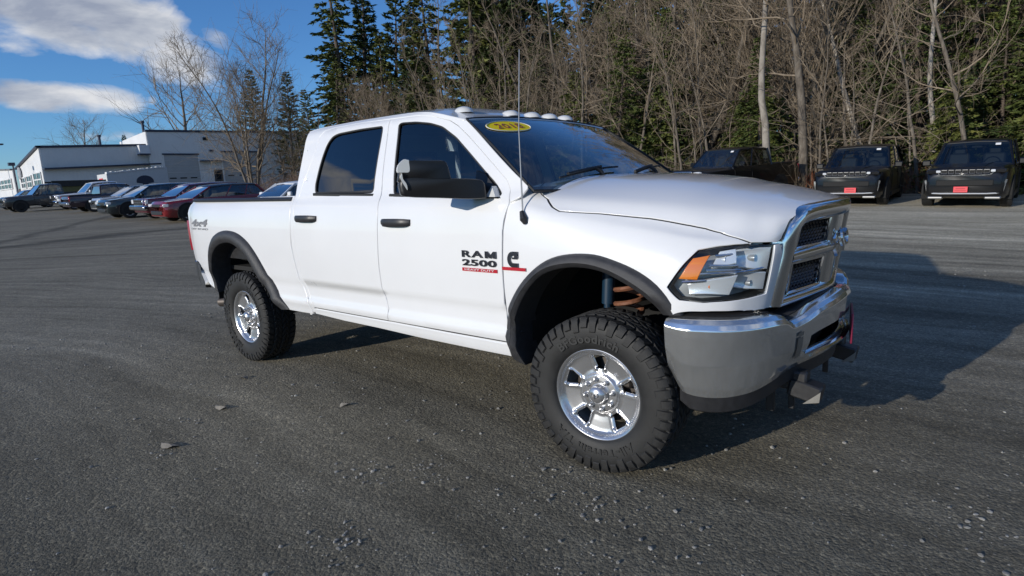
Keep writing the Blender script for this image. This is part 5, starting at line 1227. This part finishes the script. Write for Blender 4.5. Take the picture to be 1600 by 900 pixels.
for y in (0,):
    strip('grille_upright', smooth_line([(y, .90), (y, 1.1), (y, 1.31)], 5), .085, .020, M['chrome'], gr, .006)
# recessed slot frames: inner chrome lip at each opening
for sy in (-1, 1):
    for z0, z1 in ((.926, 1.075), (1.146, 1.278)):
        a0, a1 = (.455, .455) if z0 < 1 else (.45, .435)
        loop = [(sy*.115, z0), (sy*a0, z0), (sy*a1, z1), (sy*.115, z1)]
        g = G(); pts = [(Gf(y, z)-.006, y, z) for y, z in resample(loop, .05)]; g.tube(pts+pts[:2], .009, 6, False); g.obj('slot_lip', M['chrome'], gr)
# woven mesh behind the openings
g = G(); st = .034
def bar(y0, z0, y1, z1):
    pts = [(Gf(y0+(y1-y0)*t, z0+(z1-z0)*t)-.030, y0+(y1-y0)*t, z0+(z1-z0)*t) for t in (0, .33, .67, 1)]; g.tube(pts, .0062, 4, False)
for k in range(-42, 43):
    c = k*st
    for sgn in (1, -1):
        # line z = 1.11 + sgn*(y-c) clipped to the grille
        ya, yb = c-.20, c+.20; ya = max(ya, -.50); yb = min(yb, .50)
        if yb-ya > .03:
            za, zb = 1.11+sgn*(ya-c), 1.11+sgn*(yb-c); bar(ya, za, yb, zb)
o = g.obj('grille_mesh', M['gloss_black'], gr); o['kind'] = 'stuff'
g = G(); V = [(Gf(y, z)-.06, y, z) for z in (.88, 1.33) for y in np.linspace(-.53, .53, 9)]; g.add(V, [(k, k+1, k+10, k+9) for k in range(8)]); g.obj('grille_backing', M['dark'], gr)
# ram's head emblem: shield, curled horns, muzzle
em = empty('emblem'); em.parent = gr; ex = Gf(0, 1.13)+.012; ez = 1.135
g = G(); poly = [(-.062, .085), (.062, .085), (.085, .03), (.06, -.05), (0, -.10), (-.06, -.05), (-.085, .03)]
g.loft([[(ex-.012, y*.8, ez+z*.8) for y, z in poly], [(ex+.006, y*.75, ez+z*.75) for y, z in poly], [(ex+.012, y*.6, ez+z*.6) for y, z in poly]]); g.obj('shield', M['chrome'], em)
for sy in (-1, 1):
    g = G(); pts = []; rr = []
    for t in np.linspace(0, 1, 20):
        a = .4+t*4.6; rad = .052*(1-.55*t); pts.append((ex+.02+.012*math.sin(t*PI), sy*(.036+rad*.8*math.sin(a)*.8-.010*t), ez+.020+rad*.8*math.cos(a))); rr.append(.015*(1-.72*t)+.002)
    g.tube(pts, rr, 8); g.obj('horn', M['chrome'], em)
g = G(); rings = []
for t in np.linspace(0, 1, 8):
    z = ez+.060-.105*t; hw = .026*(1-.45*t)+.004; d = .016+.022*math.sin(min(1, t*1.2)*PI*.62)
    rings.append([(ex+d*math.cos(a), hw*math.sin(a), z) for a in np.linspace(-PI/2, PI/2, 9)]+[(ex, -hw*.2, z)])
g.loft(rings); g.obj('muzzle', M['chrome'], em)
# --- front bumper
BP = [(.39, 1.0, 1), (.49, .995, 1), (.59, .968, 1), (.68, .915, 1), (.745, .84, 1), (.79, .75, 1), (.82, .65, 1), (.842, .55, 1), (.872, .43, 1), (.903, .30, 1), (.930, .15, 1), (.943, 0, 1)]
bx = pchip([0, .5, 1, 1.5, 2, 2.5, 3, 3.5, 4, 4.5, 5, 5.5], [p[0] for p in BP]); bw = pchip([0, .5, 1, 1.5, 2, 2.5, 3, 3.5, 4, 4.5, 5, 5.5], [p[1] for p in BP])
btop = pchip([0, 1.0, 2.0, 2.75, 3.05, 3.45, 3.9, 4.4, 5.5], [.865, .868, .866, .860, .852, .812, .822, .852, .885])
bbot = pchip([0, .4, 1, 2, 3, 4, 5.5], [.62, .50, .488, .50, .53, .56, .565])
def bumS(p, q):
    """p 0..11 across (5.5 centre), q 0..1 from the rear top lip over the face down to the bottom lip"""
    far = p > 5.5; a = np.where(far, 11-p, p); x, w_ = bx(a), bw(a); e = 1e-2
    tx, tw = bx(a+e)-bx(a-e), bw(a+e)-bw(a-e); L = np.hypot(tx, tw)+1e-9; nx, nw = -tw/L, tx/L
    nx, nw = np.where(nx < 0, -nx, nx), np.where(nx < 0, -nw, nw)
    nw = np.where(a > 5.3, nw*np.clip((5.5-a)/.2, 0, 1), nw)
    t, b = btop(a), bbot(a)
    o = np.interp(q, [0, .10, .17, .24, .32, .6, .85, .94, 1], [-.085, -.022, -.006, .004, .003, -.006, -.030, -.045, -.075])
    zz = np.interp(q, [0, .10, .17, .24, .32, .6, .85, .94, 1], [.010, .004, -.012, -.035, -.075, -.20, -.315, -.352, -.360])
    sc = (t-b)/.36; z = t+zz*sc
    return np.stack([x+nx*o, np.where(far, -1, 1)*(w_+nw*o), z], -1)
SLOT = [(4.10, .50), (4.02, .78), (5.5, .78), (6.98, .78), (6.90, .50), (5.5, .50)]
bo = [(p, 0) for p in np.linspace(0, 11, 23)]+[(11, .5)]+[(p, 1) for p in np.linspace(11, 0, 23)]+[(0, .5)]
bp_ = panel('front_bumper', M['bumper_chrome'], truck, bo, bumS, [SLOT], h=.10, asp=4.0, side=-1, flange=.03, gap=0)
g = G(); 
for q0, rr in ((.80, .016),):
    pts = [bumS(np.array([p]), np.array([q0]))[0]+np.array((.012, 0, 0)) for p in np.linspace(4.02, 6.98, 15)]; g.tube(pts, rr, 8)
g.obj('bumper_lower_trim', M['chrome'], bp_)
g = G(); g.loft([[tuple(bumS(np.array([p]), np.array([q]))[0]+np.array((-.10, 0, 0))) for p in np.linspace(3.9, 7.1, 9)] for q in (.45, .65, .88)], False, False); g.obj('bumper_slot_back', M['dark'], bp_)
for sy in (-1, 1):    # tow hook slots beside the centre opening
    g = G(); p0 = 3.66 if sy < 0 else 7.34
    for q in ((.34, .40), (.42, .74)):
        V = [tuple(bumS(np.array([p0+dp]), np.array([qq]))[0]+np.array((.006, 0, 0))) for qq in np.linspace(q[0], q[1], 5) for dp in (-.10, -.06, .06, .10)]
        g.add(V, [(4*i+j, 4*i+j+1, 4*i+j+5, 4*i+j+4) for i in range(4) for j in range(3)])
    g.obj('tow_hook_slot', M['steel'], bp_)
# textured step pad on top of the bumper and the gap behind it
g = G(); rows = []
for p in np.linspace(.3, 10.7, 41):
    a = bumS(np.array([p]), np.array([.03]))[0]; back = np.array((a[0]*.80-.02, a[1]*.86, max(a[2]-.012, .84))); rows.append([tuple(a+np.array((-.0, 0, .004))), tuple(.5*a+.5*back+np.array((0, 0, .014))), tuple(back)])
g.loft([[r[k] for r in rows] for k in range(3)], False, False); g.obj('bumper_step_pad', M['flare'], bp_)
g = G(); rings = []
for p in np.linspace(.25, 10.75, 43):
    a = bumS(np.array([p]), np.array([.97]))[0]; d = np.array((a[0]-.1, a[1], 0)); d /= np.linalg.norm(d)
    rings.append([tuple(a+d*o+np.array((0, 0, zz))) for o, zz in ((.012, .004), (.0, -.07), (-.03, -.085), (-.10, -.02))])
g.loft(rings); g.obj('air_dam', M['black'], bp_)
# plate on the bumper, edge on to the lens
g = G(); g.box((.940, .17, .665), (.012, .31, .165), Matrix.Rotation(R_(12), 3, 'Z'), .004); lp = g.obj('number_plate', M['plate_maroon'], truck)
# plough mount brackets under the bumper
for sy in (-1, 1):
    g = G(); y = sy*.40
    g.box((.62, y, .48), (.50, .08, .10), None, .01); g.box((.86, y, .435), (.15, .10, .09), Matrix.Rotation(R_(12), 3, 'Y'), .008); g.box((.70, y+.03*sy, .38), (.04, .03, .16), None, .004); g.box((.78, y-.05*sy, .37), (.03, .02, .14), None, .004)
    b_ = g.obj('plough_mount', M['black'], truck)
    g = G(); g.prism([(.86, .375), (.935, .395), (.94, .45), (.92, .43)], y-.057, y-.052); g.obj('mount_plate', mat('worn_grey_steel', (.22, .21, .19), .6, .2, var=.3), b_)
# --- mirrors
def mirror(s):
    mp = empty('side_mirror'); mp.parent = truck
    A, B = np.array((-.692, .966)), np.array((-.988, 1.364)); nb = np.array((B[1]-A[1], -(B[0]-A[0]))); nb /= np.linalg.norm(nb)
    def pt(q, off): p = A+(B-A)*q[0]-nb*off*np.array((1, 1)); return (p[0], s*p[1], q[1])
    nb = nb if nb[0] > 0 else -nb
    def slab(name, poly, d0, d1, m, ins=.012):
        P = np.array(smooth_line(poly+[poly[0]], 3)[:-1]); c = P.mean(0); rings = []
        for off, f in ((d0, .93), (d0+ins*.6, .985), (d0+ins*1.8, 1.0), (d1-ins, 1.0), (d1, .96)):
            rings.append([pt(c+(p-c)*f, off) for p in P])
        g = G(); g.loft(rings); return g.obj(name, m, mp, angle=R_(50))
    slab('mirror_arm', [(.05, 1.446), (.055, 1.49), (.09, 1.545), (.30, 1.562), (.60, 1.57), (.97, 1.58), (1.01, 1.51), (.95, 1.478), (.6, 1.462), (.25, 1.447)], -.05, .11, M['mirror_black'])
    slab('mirror_head', [(.432, 1.55), (.452, 1.60), (.478, 1.648), (.52, 1.664), (.70, 1.668), (.90, 1.672), (.985, 1.655), (1.01, 1.60), (1.0, 1.55), (.7, 1.545)], -.045, .10, M['mirror_black'])
    slab('marker_cap', [(.888, 1.674), (.945, 1.678), (1.008, 1.650), (1.022, 1.612), (.95, 1.606), (.888, 1.612)], -.046, .06, M['lampclear'], .008)
    slab('turn_lens', [(.978, 1.606), (.970, 1.574), (.935, 1.545), (.930, 1.513), (.962, 1.538), (1.0, 1.58)], -.060, .0, M['lampclear'], .004)
    g = G(); V = [(x, s*(float(S(x, z))+.006), z) for x, z in ((-.62, 1.448), (-.82, 1.455), (-.84, 1.605), (-.77, 1.585), (-.70, 1.525))]; V += [(a, b-s*.02, c) for a, b, c in V]
    n = 5; g.add(V, [(0, 1, 2, 3, 4), (9, 8, 7, 6, 5)]+[(k, (k+1) % n, n+(k+1) % n, n+k) for k in range(n)]); g.obj('mirror_sail', M['black'], mp)
    g = G(); V = [(x, s*(float(S(x, z))+.040), z) for x, z in ((-.622, 1.452), (-.70, 1.454), (-.672, 1.512))]; V += [(a, b-s*.045, c) for a, b, c in V]
    g.add(V, [(0, 1, 2), (5, 4, 3)]+[(k, (k+1) % 3, 3+(k+1) % 3, 3+k) for k in range(3)]); g.obj('sail_patch', M['lampclear'], mp)
    V = [pt(q, .113) for q in ((.52, 1.56), (.96, 1.565), (.95, 1.65), (.53, 1.65))]; g = G(); g.add(V, [(0, 1, 2, 3)]); g.obj('mirror_glass', M['chrome'], mp)
both(mirror)
# --- antenna
g = G(); g.tube([(-.42, -.990, 1.305), (-.43, -.995, 1.330), (-.45, -.985, 1.37)], [.013, .022, .012], 8); ab = g.obj('antenna_base', M['black'], truck)
g = G(); g.tube([(-.442, -.985, 1.36), (-.468, -.955, 1.80), (-.485, -.90, 2.22)], [.0045, .0035, .0028], 6); g.obj('antenna_mast', M['steel'], ab)
# --- badges
def side_text(xc, zc, off=.001):
    def fn(x, y, z):
        X, Z = xc+x, zc+y; return (X, -(float(S(X, Z))+off+z+.003), Z)
    return fn
lettering('badge_lettering', 'RA', M['badge'], truck, side_text(-.8165, 1.1265), fit=(.171, .040), size=.078, depth=.003, bold=.0022, spacing=1.2)
g = G(); fn = side_text(-.672, 1.1265)      # the broad M of the badge
mp_ = [(-.042, -.02), (-.042, .02), (-.022, .02), (0, -.002), (.022, .02), (.042, .02), (.042, -.02), (.022, -.02), (.022, -.001), (.004, -.02), (-.004, -.02), (-.022, -.001), (-.022, -.02)]
V = [fn(x, y, z) for z in (0, .006) for x, y in mp_]; n_ = len(mp_); tri_ = [(0, 1, 11), (0, 11, 12), (1, 2, 11), (2, 3, 11), (3, 10, 11), (3, 9, 10), (3, 8, 9), (3, 4, 8), (4, 5, 8), (5, 6, 8), (6, 7, 8)]
g.add(V, [(a+n_, b+n_, c+n_) for a, b, c in tri_]+[(k, (k+1) % n_, n_+(k+1) % n_, n_+k) for k in range(n_)]); g.obj('badge_lettering', M['badge'], truck, smooth=False)
lettering('badge_lettering', '2500', M['badge'], truck, side_text(-.767, 1.0755), fit=(.272, .039), size=.070, depth=.003, bold=.0022, spacing=1.05)
def plate_bar(x0, x1, z0, z1, m, name):
    g = G(); rings = []
    for x in np.linspace(x0, x1, 8): rings.append([(x, -(float(S(x, z))+o), z) for o, z in ((0, z0), (.005, z0), (.005, z1), (0, z1))])
    g.loft(rings); return g.obj(name, m, truck, smooth=False)
plate_bar(-.908, -.630, 1.023, 1.043, M['badge_red'], 'badge_bar')
lettering('badge_lettering', 'HEAVY DUTY', M['white_print'], truck, side_text(-.768, 1.034, .004), fit=(.235, .012), size=.020, depth=.0006)
def f_text(xc, zc, off=.001):
    def fn(x, y, z):
        X, Z = xc+x, zc+y; uu = np.interp(X, list(CLIP[:3, 3, 0]), [0, 1, 2]); vv = np.interp(Z, [.9, 1.05, 1.2, 1.34], [2, 3, 4, 5])
        return (X, -(float(F([uu], [vv])[0][1])+off+z+.003), Z)
    return fn
# the engine maker's open C with its inner stem
def ring_badge():
    g = G(); fn = f_text(-.508, 1.108); 
    def seg(a0, a1, r0, r1, sx=1.0):
        n = 16; V = []
        for k in range(n+1):
            a = a0+(a1-a0)*k/n
            for r in (r0, r1):
                for z in (0, .006): V.append(fn(r*math.cos(a)*.9*sx, r*math.sin(a)*1.05, z))
        Fc = []
        for k in range(n):
            i = 4*k; j = i+4; Fc += [(i+1, j+1, j+3, i+3), (i, i+1, j+1, j), (i+2, j+2, j+3, i+3)]
        g.add(V, Fc)
    def blk(x0, x1, y0, y1):
        V = [fn(x, y, z) for z in (0, .006) for x, y in ((x0, y0), (x1, y0), (x1, y1), (x0, y1))]; g.add(V, [(4, 5, 6, 7), (0, 1, 5, 4), (1, 2, 6, 5), (2, 3, 7, 6), (3, 0, 4, 7)])
    seg(R_(95), R_(270), .020, .042); blk(-.002, .036, .022, .044); blk(-.002, .036, -.044, -.020); blk(.012, .036, .008, .030); blk(-.004, .030, .002, .012)
    return g.obj('engine_badge', M['badge'], truck, smooth=False)
ring_badge()
g = G(); fn = f_text(-.506, 1.055); V = [fn(x, y, z) for z in (0, .005) for x, y in ((-.082, -.009), (.085, -.009), (.085, .009), (-.082, .009))]; g.add(V, [(4, 5, 6, 7), (0, 1, 5, 4), (1, 2, 6, 5), (2, 3, 7, 6), (3, 0, 4, 7)]); g.obj('badge_bar', M['badge_red'], truck, smooth=False)
lettering('badge_lettering', 'TURBO DIESEL', M['print_grey'], truck, f_text(-.506, 1.055, .003), size=.015, depth=.0005, xs=1.3)
lettering('decal_lettering', '4x4', M['print_grey'], truck, side_text(-4.53, 1.285), fit=(.42, .070), size=.115, depth=.0006, bold=.004, shear=.25)
lettering('decal_lettering', 'OFF ROAD', M['print_grey'], truck, side_text(-4.53, 1.227), fit=(.43, .018), size=.032, depth=.0005)
# --- tail lights, rear bumper, tailgate, exhaust
for s in (-1, 1):
    g = G(); rings = []
    for z in np.linspace(1.005, 1.305, 8):
        x0 = np.interp(z, [1.0, 1.15, 1.31], [-4.83, -4.85, -4.868]); y = float(S(x0, z))
        rings.append([(x0+.004, s*(y-.004), z), (x0-.035, s*(y+.004), z), (x0-.06, s*(y-.02), z), (x0-.062, s*(y-.14), z), (x0, s*(y-.14), z)])
    g.loft(rings); g.obj('tail_light', M['red_lens'], truck)
    g = G(); g.lathe([(.034, -.02), (.042, -.02), (.042, .22), (.034, .22)], (0, 0, 0), 'X', 16)
    if s < 0:
        g = G(); g.tube([(-4.05, -.70, .50), (-4.3, -.78, .49), (-4.55, -.87, .472)], [.042, .042, .050], 12); g.obj('exhaust_tip', M['rotor'], truck)
g = G(); rings = []
for t in np.linspace(-1, 1, 21):
    y = t*.985; x = -4.98+.05*t*t+.22*max(0, abs(t)-.93)/.07; 
    rings.append([(x+.06, y, .86), (x, y, .90), (x-.02, y, .88), (x-.02, y, .72), (x+.02, y, .66), (x+.08, y, .66)])
g.loft(rings); rb = g.obj('rear_bumper', M['chrome'], truck)
for s in (-1, 1):
    g = G(); rings = []
    for x, z0, z1 in ((-4.84, .74, .905), (-4.76, .70, .89), (-4.68, .66, .82), (-4.58, .63, .71)):
        y = float(S(x, .9)); rings.append([(x, s*(y-.05), z0), (x, s*(y+.004), z0+.01), (x, s*(y+.004), z1-.012), (x, s*(y-.04), z1)])
    g.loft(rings); g.obj('bumper_end', M['chrome'], rb)
g = G(); g.box((-4.83, 0, 1.19), (.06, 1.70, .56), None, .015); g.obj('tailgate', M['paint'], truck)
g = G(); g.box((-3.84, 0, .93), (1.95, 1.55, .04)); g.box((-2.90, 0, 1.2), (.04, 1.80, .52))
for s in (-1, 1): g.box((-3.84, s*.86, 1.19), (1.95, .03, .50))
g.obj('bed_liner', M['black'], truck)
# cab back wall with its window
g = G(); g.box((-2.775, 0, 1.0), (.03, 1.86, .92)); g.box((-2.765, 0, 1.93), (.03, 1.40, .16))
for s in (-1, 1): g.box((-2.768, s*.70, 1.65), (.03, .24, .42))
g.obj('cab_back', M['paint'], truck)
g = G(); g.box((-2.77, 0, 1.66), (.012, 1.20, .40)); g.obj('rear_window', M['privacy'], truck)
# --- interior
inn = empty('cabin'); inn.parent = truck
g = G(); g.box((-1.7, 0, .66), (2.1, 1.72, .06)); g.box((-.62, 0, 1.0), (.05, 1.7, .8)); g.obj('cabin_floor', M['dark'], inn)
g = G(); rings = []
for y in np.linspace(-.80, .80, 9): rings.append([(-.45, y, 1.42), (-.78, y, 1.44), (-.92, y, 1.38), (-.95, y, 1.2), (-.85, y, .95), (-.6, y, .9)])
g.loft(rings); g.obj('dashboard', M['dash'], inn)
for x, ys in ((-1.62, (-.42, .42)), (-2.50, (-.5, 0, .5))):
    for y in ys:
        g = G(); hw = .26 if x > -2 else .24
        rings = []
        for z, d, f in ((1.0, .10, 1), (1.2, .09, 1), (1.42, .07, .95), (1.52, .05, .8), (1.55, .03, .6)):
            xx = x-.25*(z-1.0); rings.append([(xx-d, y-hw*f, z), (xx+d, y-hw*f*.85, z), (xx+d, y+hw*f*.85, z), (xx-d, y+hw*f, z)])
        g.loft(rings); g.box((x+.22, y, .98), (.52, hw*1.9, .16), None, .04); st_ = g.obj('seat', M['seat'], inn)
        g = G(); g.box((x-.16, y, 1.645), (.10, .27, .17), Matrix.Rotation(R_(-12), 3, 'Y'), .03); g.tube([(x-.14, y-.06, 1.5), (x-.155, y-.06, 1.6)], .007, 6); g.tube([(x-.14, y+.06, 1.5), (x-.155, y+.06, 1.6)], .007, 6); g.obj('headrest', M['seat'], st_)
g = G(); c = Vector((-1.06, .42, 1.30)); rot = Matrix.Rotation(R_(62), 3, 'Y')
g.tube([c+rot @ Vector((.19*math.cos(t), .19*math.sin(t), 0)) for t in np.linspace(0, 2*PI, 33)], .016, 8, False)
for t in (0, 2.1, 4.2): g.tube([c, c+rot @ Vector((.19*math.cos(t), .19*math.sin(t), 0))], .014, 6)
g.tube([c, c+Vector((.25, 0, -.12))], .03, 8); g.obj('steering_wheel', M['dash'], inn)
g = G(); g.box((-.93, 0, 1.80), (.02, .24, .07), Matrix.Rotation(R_(-15), 3, 'Y'), .01); g.tube([(-.90, 0, 1.83), (-.86, 0, 1.87)], .01, 6); g.obj('rear_view_mirror', M['gloss_black'], inn)
g = G(); rings = []
for x in np.linspace(-2.75, -1.12, 10): rings.append([(x, y, float(_zr(x))-.03+.02*(1-(y/.7)**2)) for y in np.linspace(-.7, .7, 7)])
g.loft(rings, False, False); g.obj('headliner', M['seat'], inn)
# --- underbody: frame, axles, springs, inner wheel housings
ub = empty('underbody'); ub.parent = truck
g = G()
for s in (-1, 1):
    g.box((-2.0, s*.42, .52), (5.4, .08, .16), None, .01)
for x in (-.9, -1.9, -2.8, -3.5, -4.5): g.box((x, 0, .52), (.09, .8, .10))
g.box((-1.5, 0, .55), (1.0, .55, .22), None, .05); g.box((-2.2, .25, .46), (1.2, .35, .25), None, .05); g.box((0.1, 0, .62), (.9, .7, .25), None, .04); g.obj('frame_rails', M['dark'], ub)
g = G(); g.box((-1.7, 0, .62), (2.05, 1.80, .05)); g.box((-3.8, 0, .84), (1.95, 1.66, .04)); g.box((.15, 0, 1.20), (1.0, 1.2, .20)); g.box((-.55, 0, .95), (.06, 1.7, .8)); g.obj('floor_pan', M['dark'], ub)
for x in (0, -WB):
    g = G(); g.tube([(x, -.72, WHEEL_R), (x, .72, WHEEL_R)], .055, 12); g.lathe([(.02, -.17), (.13, -.12), (.16, 0), (.13, .12), (.02, .17)], (x, .18 if x == 0 else 0, WHEEL_R), 'Y', 16); g.obj('axle', M['dark'], ub)
for s in (-1, 1):
    # inner fender liners: half barrels
    for xc, zc, r in ((-.05, .52, .545), (-3.80, .53, .60)):
        g = G(); rings = []
        for a in np.linspace(.0, PI, 18): rings.append([(xc+r*math.cos(a), s*y, zc+r*math.sin(a)*1.12) for y in (.52, .95)])
        g.loft(rings, False, False); g.obj('wheel_liner', M['dark'], ub)
    g = G(); n = 70; g.tube([(-.02+.075*math.cos(t*2*PI*5.2), s*.60+.075*math.sin(t*2*PI*5.2), .62+.42*t) for t in np.linspace(0, 1, n)], .014, 6); g.obj('coil_spring', M['rust'], ub)
    g = G(); g.tube([(-.16, s*.62, .55), (-.15, s*.61, .85)], .022, 10); g.tube([(-.15, s*.61, .82), (-.14, s*.60, 1.10)], .036, 12); g.obj('shock_absorber', M['blue'], ub)
    g = G(); 
    for k in range(4): g.box((-3.8, s*.52, .50+.018*k), (1.3-.28*k, .07, .014), None, .003)
    g.obj('leaf_spring', M['dark'], ub)
# --- wheels
def build_wheel():
    wl = empty('wheel')
    RT = WHEEL_R
    # local frame: axle along Y, outside at -Y; centre plane y=0, width .28
    g = G(); prof = [(.236, -.105), (.247, -.122), (.262, -.134), (.30, -.143), (.335, -.1445), (.365, -.141), (.385, -.134), (.398, -.125), (.404, -.10), (.407, 0), (.404, .10), (.398, .125), (.385, .134), (.335, .1445), (.262, .134), (.236, .105)]
    g.lathe(prof, n=96); g.obj('tyre', M['rubber'], wl, angle=R_(60))
    # tread: shoulder lugs that wrap on to the sidewall and two rows of interlocking centre blocks
    g = G(); N = 46
    def block(th0, th1, y0, y1, r0, r1, skew=0, top_in=.0045):
        V = []
        for r, sh in ((r0, 0), (r1-.004, .0008), (r1, top_in)):
            for a, y in ((th0, y0), (th1, y0), (th1, y1), (th0, y1)):
                am = (th0+th1)/2; ym = (y0+y1)/2; f = 1-sh/.02
                aa = am+(a-am)*f+skew*(y-ym); yy = ym+(y-ym)*f; V.append((r*math.cos(aa), yy, r*math.sin(aa)))
        Fc = [(8, 9, 10, 11)]+[(4*k+i, 4*k+(i+1) % 4, 4*k+4+(i+1) % 4, 4*k+4+i) for k in (0, 1) for i in range(4)]
        g.add(V, Fc)
    for k in range(N):
        a = 2*PI*k/N; st = 2*PI/N
        for sy in (-1, 1):
            long = k % 2
            # shoulder block
            aa = a+(st*.5 if sy > 0 else 0)
            block(aa+st*.07, aa+st*.84, sy*.078, sy*.128, .395, RT-.003, 1.0*sy)
            # side biter running down the sidewall
            r_in = .340 if long else .362
            prof2 = [(RT-.006, .130), (.404, .141), (.385, .1475), (r_in+.006, .1500), (r_in, .145)]
            V = []
            for r, y in prof2:
                for q in (.11, .80): ang = aa+st*(q+.06*(.42-r)/.05); V.append((r*math.cos(ang), sy*y, r*math.sin(ang)))
            for r, y in prof2:
                for q in (.07, .86): ang = aa+st*(q+.06*(.42-r)/.05); V.append(((r-.004)*math.cos(ang), sy*(y-.012), (r-.004)*math.sin(ang)))
            n = len(prof2); Fc = []
            for i in range(n-1):
                Fc.append((2*i, 2*i+1, 2*i+3, 2*i+2))
                for c in (0, 1): Fc.append((2*i+c, 2*i+2+c, 2*n+2*i+2+c, 2*n+2*i+c))
            Fc += [(2*n-2, 2*n-1, 4*n-1, 4*n-2), (0, 1, 2*n+1, 2*n)]
            g.add(V, Fc)
            # centre blocks, an S of two pieces
            block(aa+st*.30, aa+st*.92, sy*.040, sy*.072, .395, RT, -3.2*sy)
            block(aa+st*.05, aa+st*.70, sy*.004, sy*.036, .395, RT, 3.0*sy)
    tr = g.obj('tread', M['tread'], wl, angle=R_(30)); tr['kind'] = 'stuff'
    def arc(theta0, r0, yy=-.1452):
        def fn(x, y, z): a = theta0-x/r0; r = r0+y; return (r*math.cos(a), yy-z-.4*0, r*math.sin(a))
        return fn
    lettering('sidewall_lettering', 'All-Terrain T/A', M['letter_black'], wl, arc(R_(268), .305), size=.062, depth=.0022, bold=.0015, xs=1.12, spacing=1.1)
    lettering('sidewall_lettering', 'BFGoodrich', M['letter_black'], wl, arc(R_(97), .305), size=.062, depth=.0022, bold=.0015, xs=1.12, spacing=1.1)
    # rim: lip, dished face with five windows, barrel
    RI = .243
    def face(a, b):
        r = np.hypot(a, b); th = np.arctan2(b, a)
        base = np.interp(r, [0, .06, .095, .105, .12, .15, .19, .212, .222, .232, .243], [-.050, -.050, -.046, -.040, -.062, -.070, -.076, -.080, -.090, -.108, -.112])
        base = -np.interp(r, [0, .07, .100, .112, .13, .16, .195, .210, .220, .230, .243], [.092, .092, .088, .074, .070, .076, .082, .086, .096, .112, .115])
        # raised lips along the window edges
        k = np.mod(th-PI/2+PI/5, 2*PI/5)-PI/5      # angle from window centre (windows between spokes)
        dist = np.abs(np.abs(k)*r-.046*(.55+.45*np.clip((r-.13)/.07, 0, 1)))
        lip = np.exp(-(dist/.009)**2)*np.clip((r-.110)/.02, 0, 1)*np.clip((.218-r)/.012, 0, 1)
        return np.stack([a, -(base-.010*lip), b], -1)
    wins = []
    for k in range(5):
        c = PI/2+PI/5*0+2*PI*k/5
        L = []
        for r, dt in ((.129, -.18), (.129, .18), (.138, .25), (.190, .275), (.204, .24), (.208, .12), (.208, -.12), (.204, -.24), (.190, -.275), (.138, -.25)): L.append((r*math.cos(c+dt), r*math.sin(c+dt)))
        wins.append(L)
    circ = [(RI*math.cos(t), RI*math.sin(t)) for t in np.linspace(0, 2*PI, 72, endpoint=False)]
    rim = panel('rim', M['chrome_rim'], wl, circ, face, wins, h=.0058, flange=.022, gap=.0, rnd=.0025, side=-1)
    g = G(); g.lathe([(.243, -.113), (.246, -.118), (.242, -.120), (.236, -.117), (.231, -.112)], n=80); g.obj('rim_lip', M['chrome_rim'], rim)
    g = G(); g.lathe([(.236, -.10), (.222, -.06), (.215, .02), (.222, .10)], n=48); g.obj('rim_barrel', M['lamp_dark'], wl)
    g = G(); g.lathe([(.02, -.01), (.175, -.01), (.175, .015), (.02, .015)], n=40); g.box((.12, -.015, .10), (.09, .07, .13), None, .015); g.obj('brake_disc', M['rotor'], wl)
    cap = G(); cap.lathe([(.001, -.142), (.018, -.141), (.036, -.135), (.048, -.124), (.052, -.110), (.054, -.086)], n=32); cp = cap.obj('centre_cap', M['chrome_rim'], wl)
    g = G()
    for sy in (-1, 1):
        pts = [(sy*(.010+.011*(1-.5*t)*math.sin(.4+4.4*t)), -.1425, .006+.014*(1-.5*t)*math.cos(.4+4.4*t)) for t in np.linspace(0, 1, 12)]; g.tube(pts, .0028, 5)
    g.tube([(0, -.143, .012), (0, -.144, -.014)], [.005, .003], 5); g.obj('cap_emblem', M['steel'], cp)
    for k in range(8):
        a = 2*PI*k/8+.2; c = (.080*math.cos(a), 0, .080*math.sin(a))
        g = G(); g.lathe([(.001, -.119), (.008, -.117), (.0125, -.110), (.0135, -.088)], c, 'Y', 10); g.obj('lug_nut', M['chrome_rim'], wl)
    return wl
proto = build_wheel()
def copy_tree(o, parent=None):
    c = o.copy(); COL.objects.link(c); c.parent = parent
    for ch in list(o.children): copy_tree(ch, c)
    return c
for i, (x, y, rz) in enumerate(((0, -.880, .059), (-WB, -.865, 0), (0, .880, PI+.059), (-WB, .865, PI))):
    wl = proto if i == 0 else copy_tree(proto)
    wl.parent = truck; wl.location = (x, y, WHEEL_R); spin = (0.0, 1.1, .4, 2.0)[i]
    wl.rotation_euler = (0, spin*0, rz)
    if i: wl.rotation_euler = (0, spin, rz)
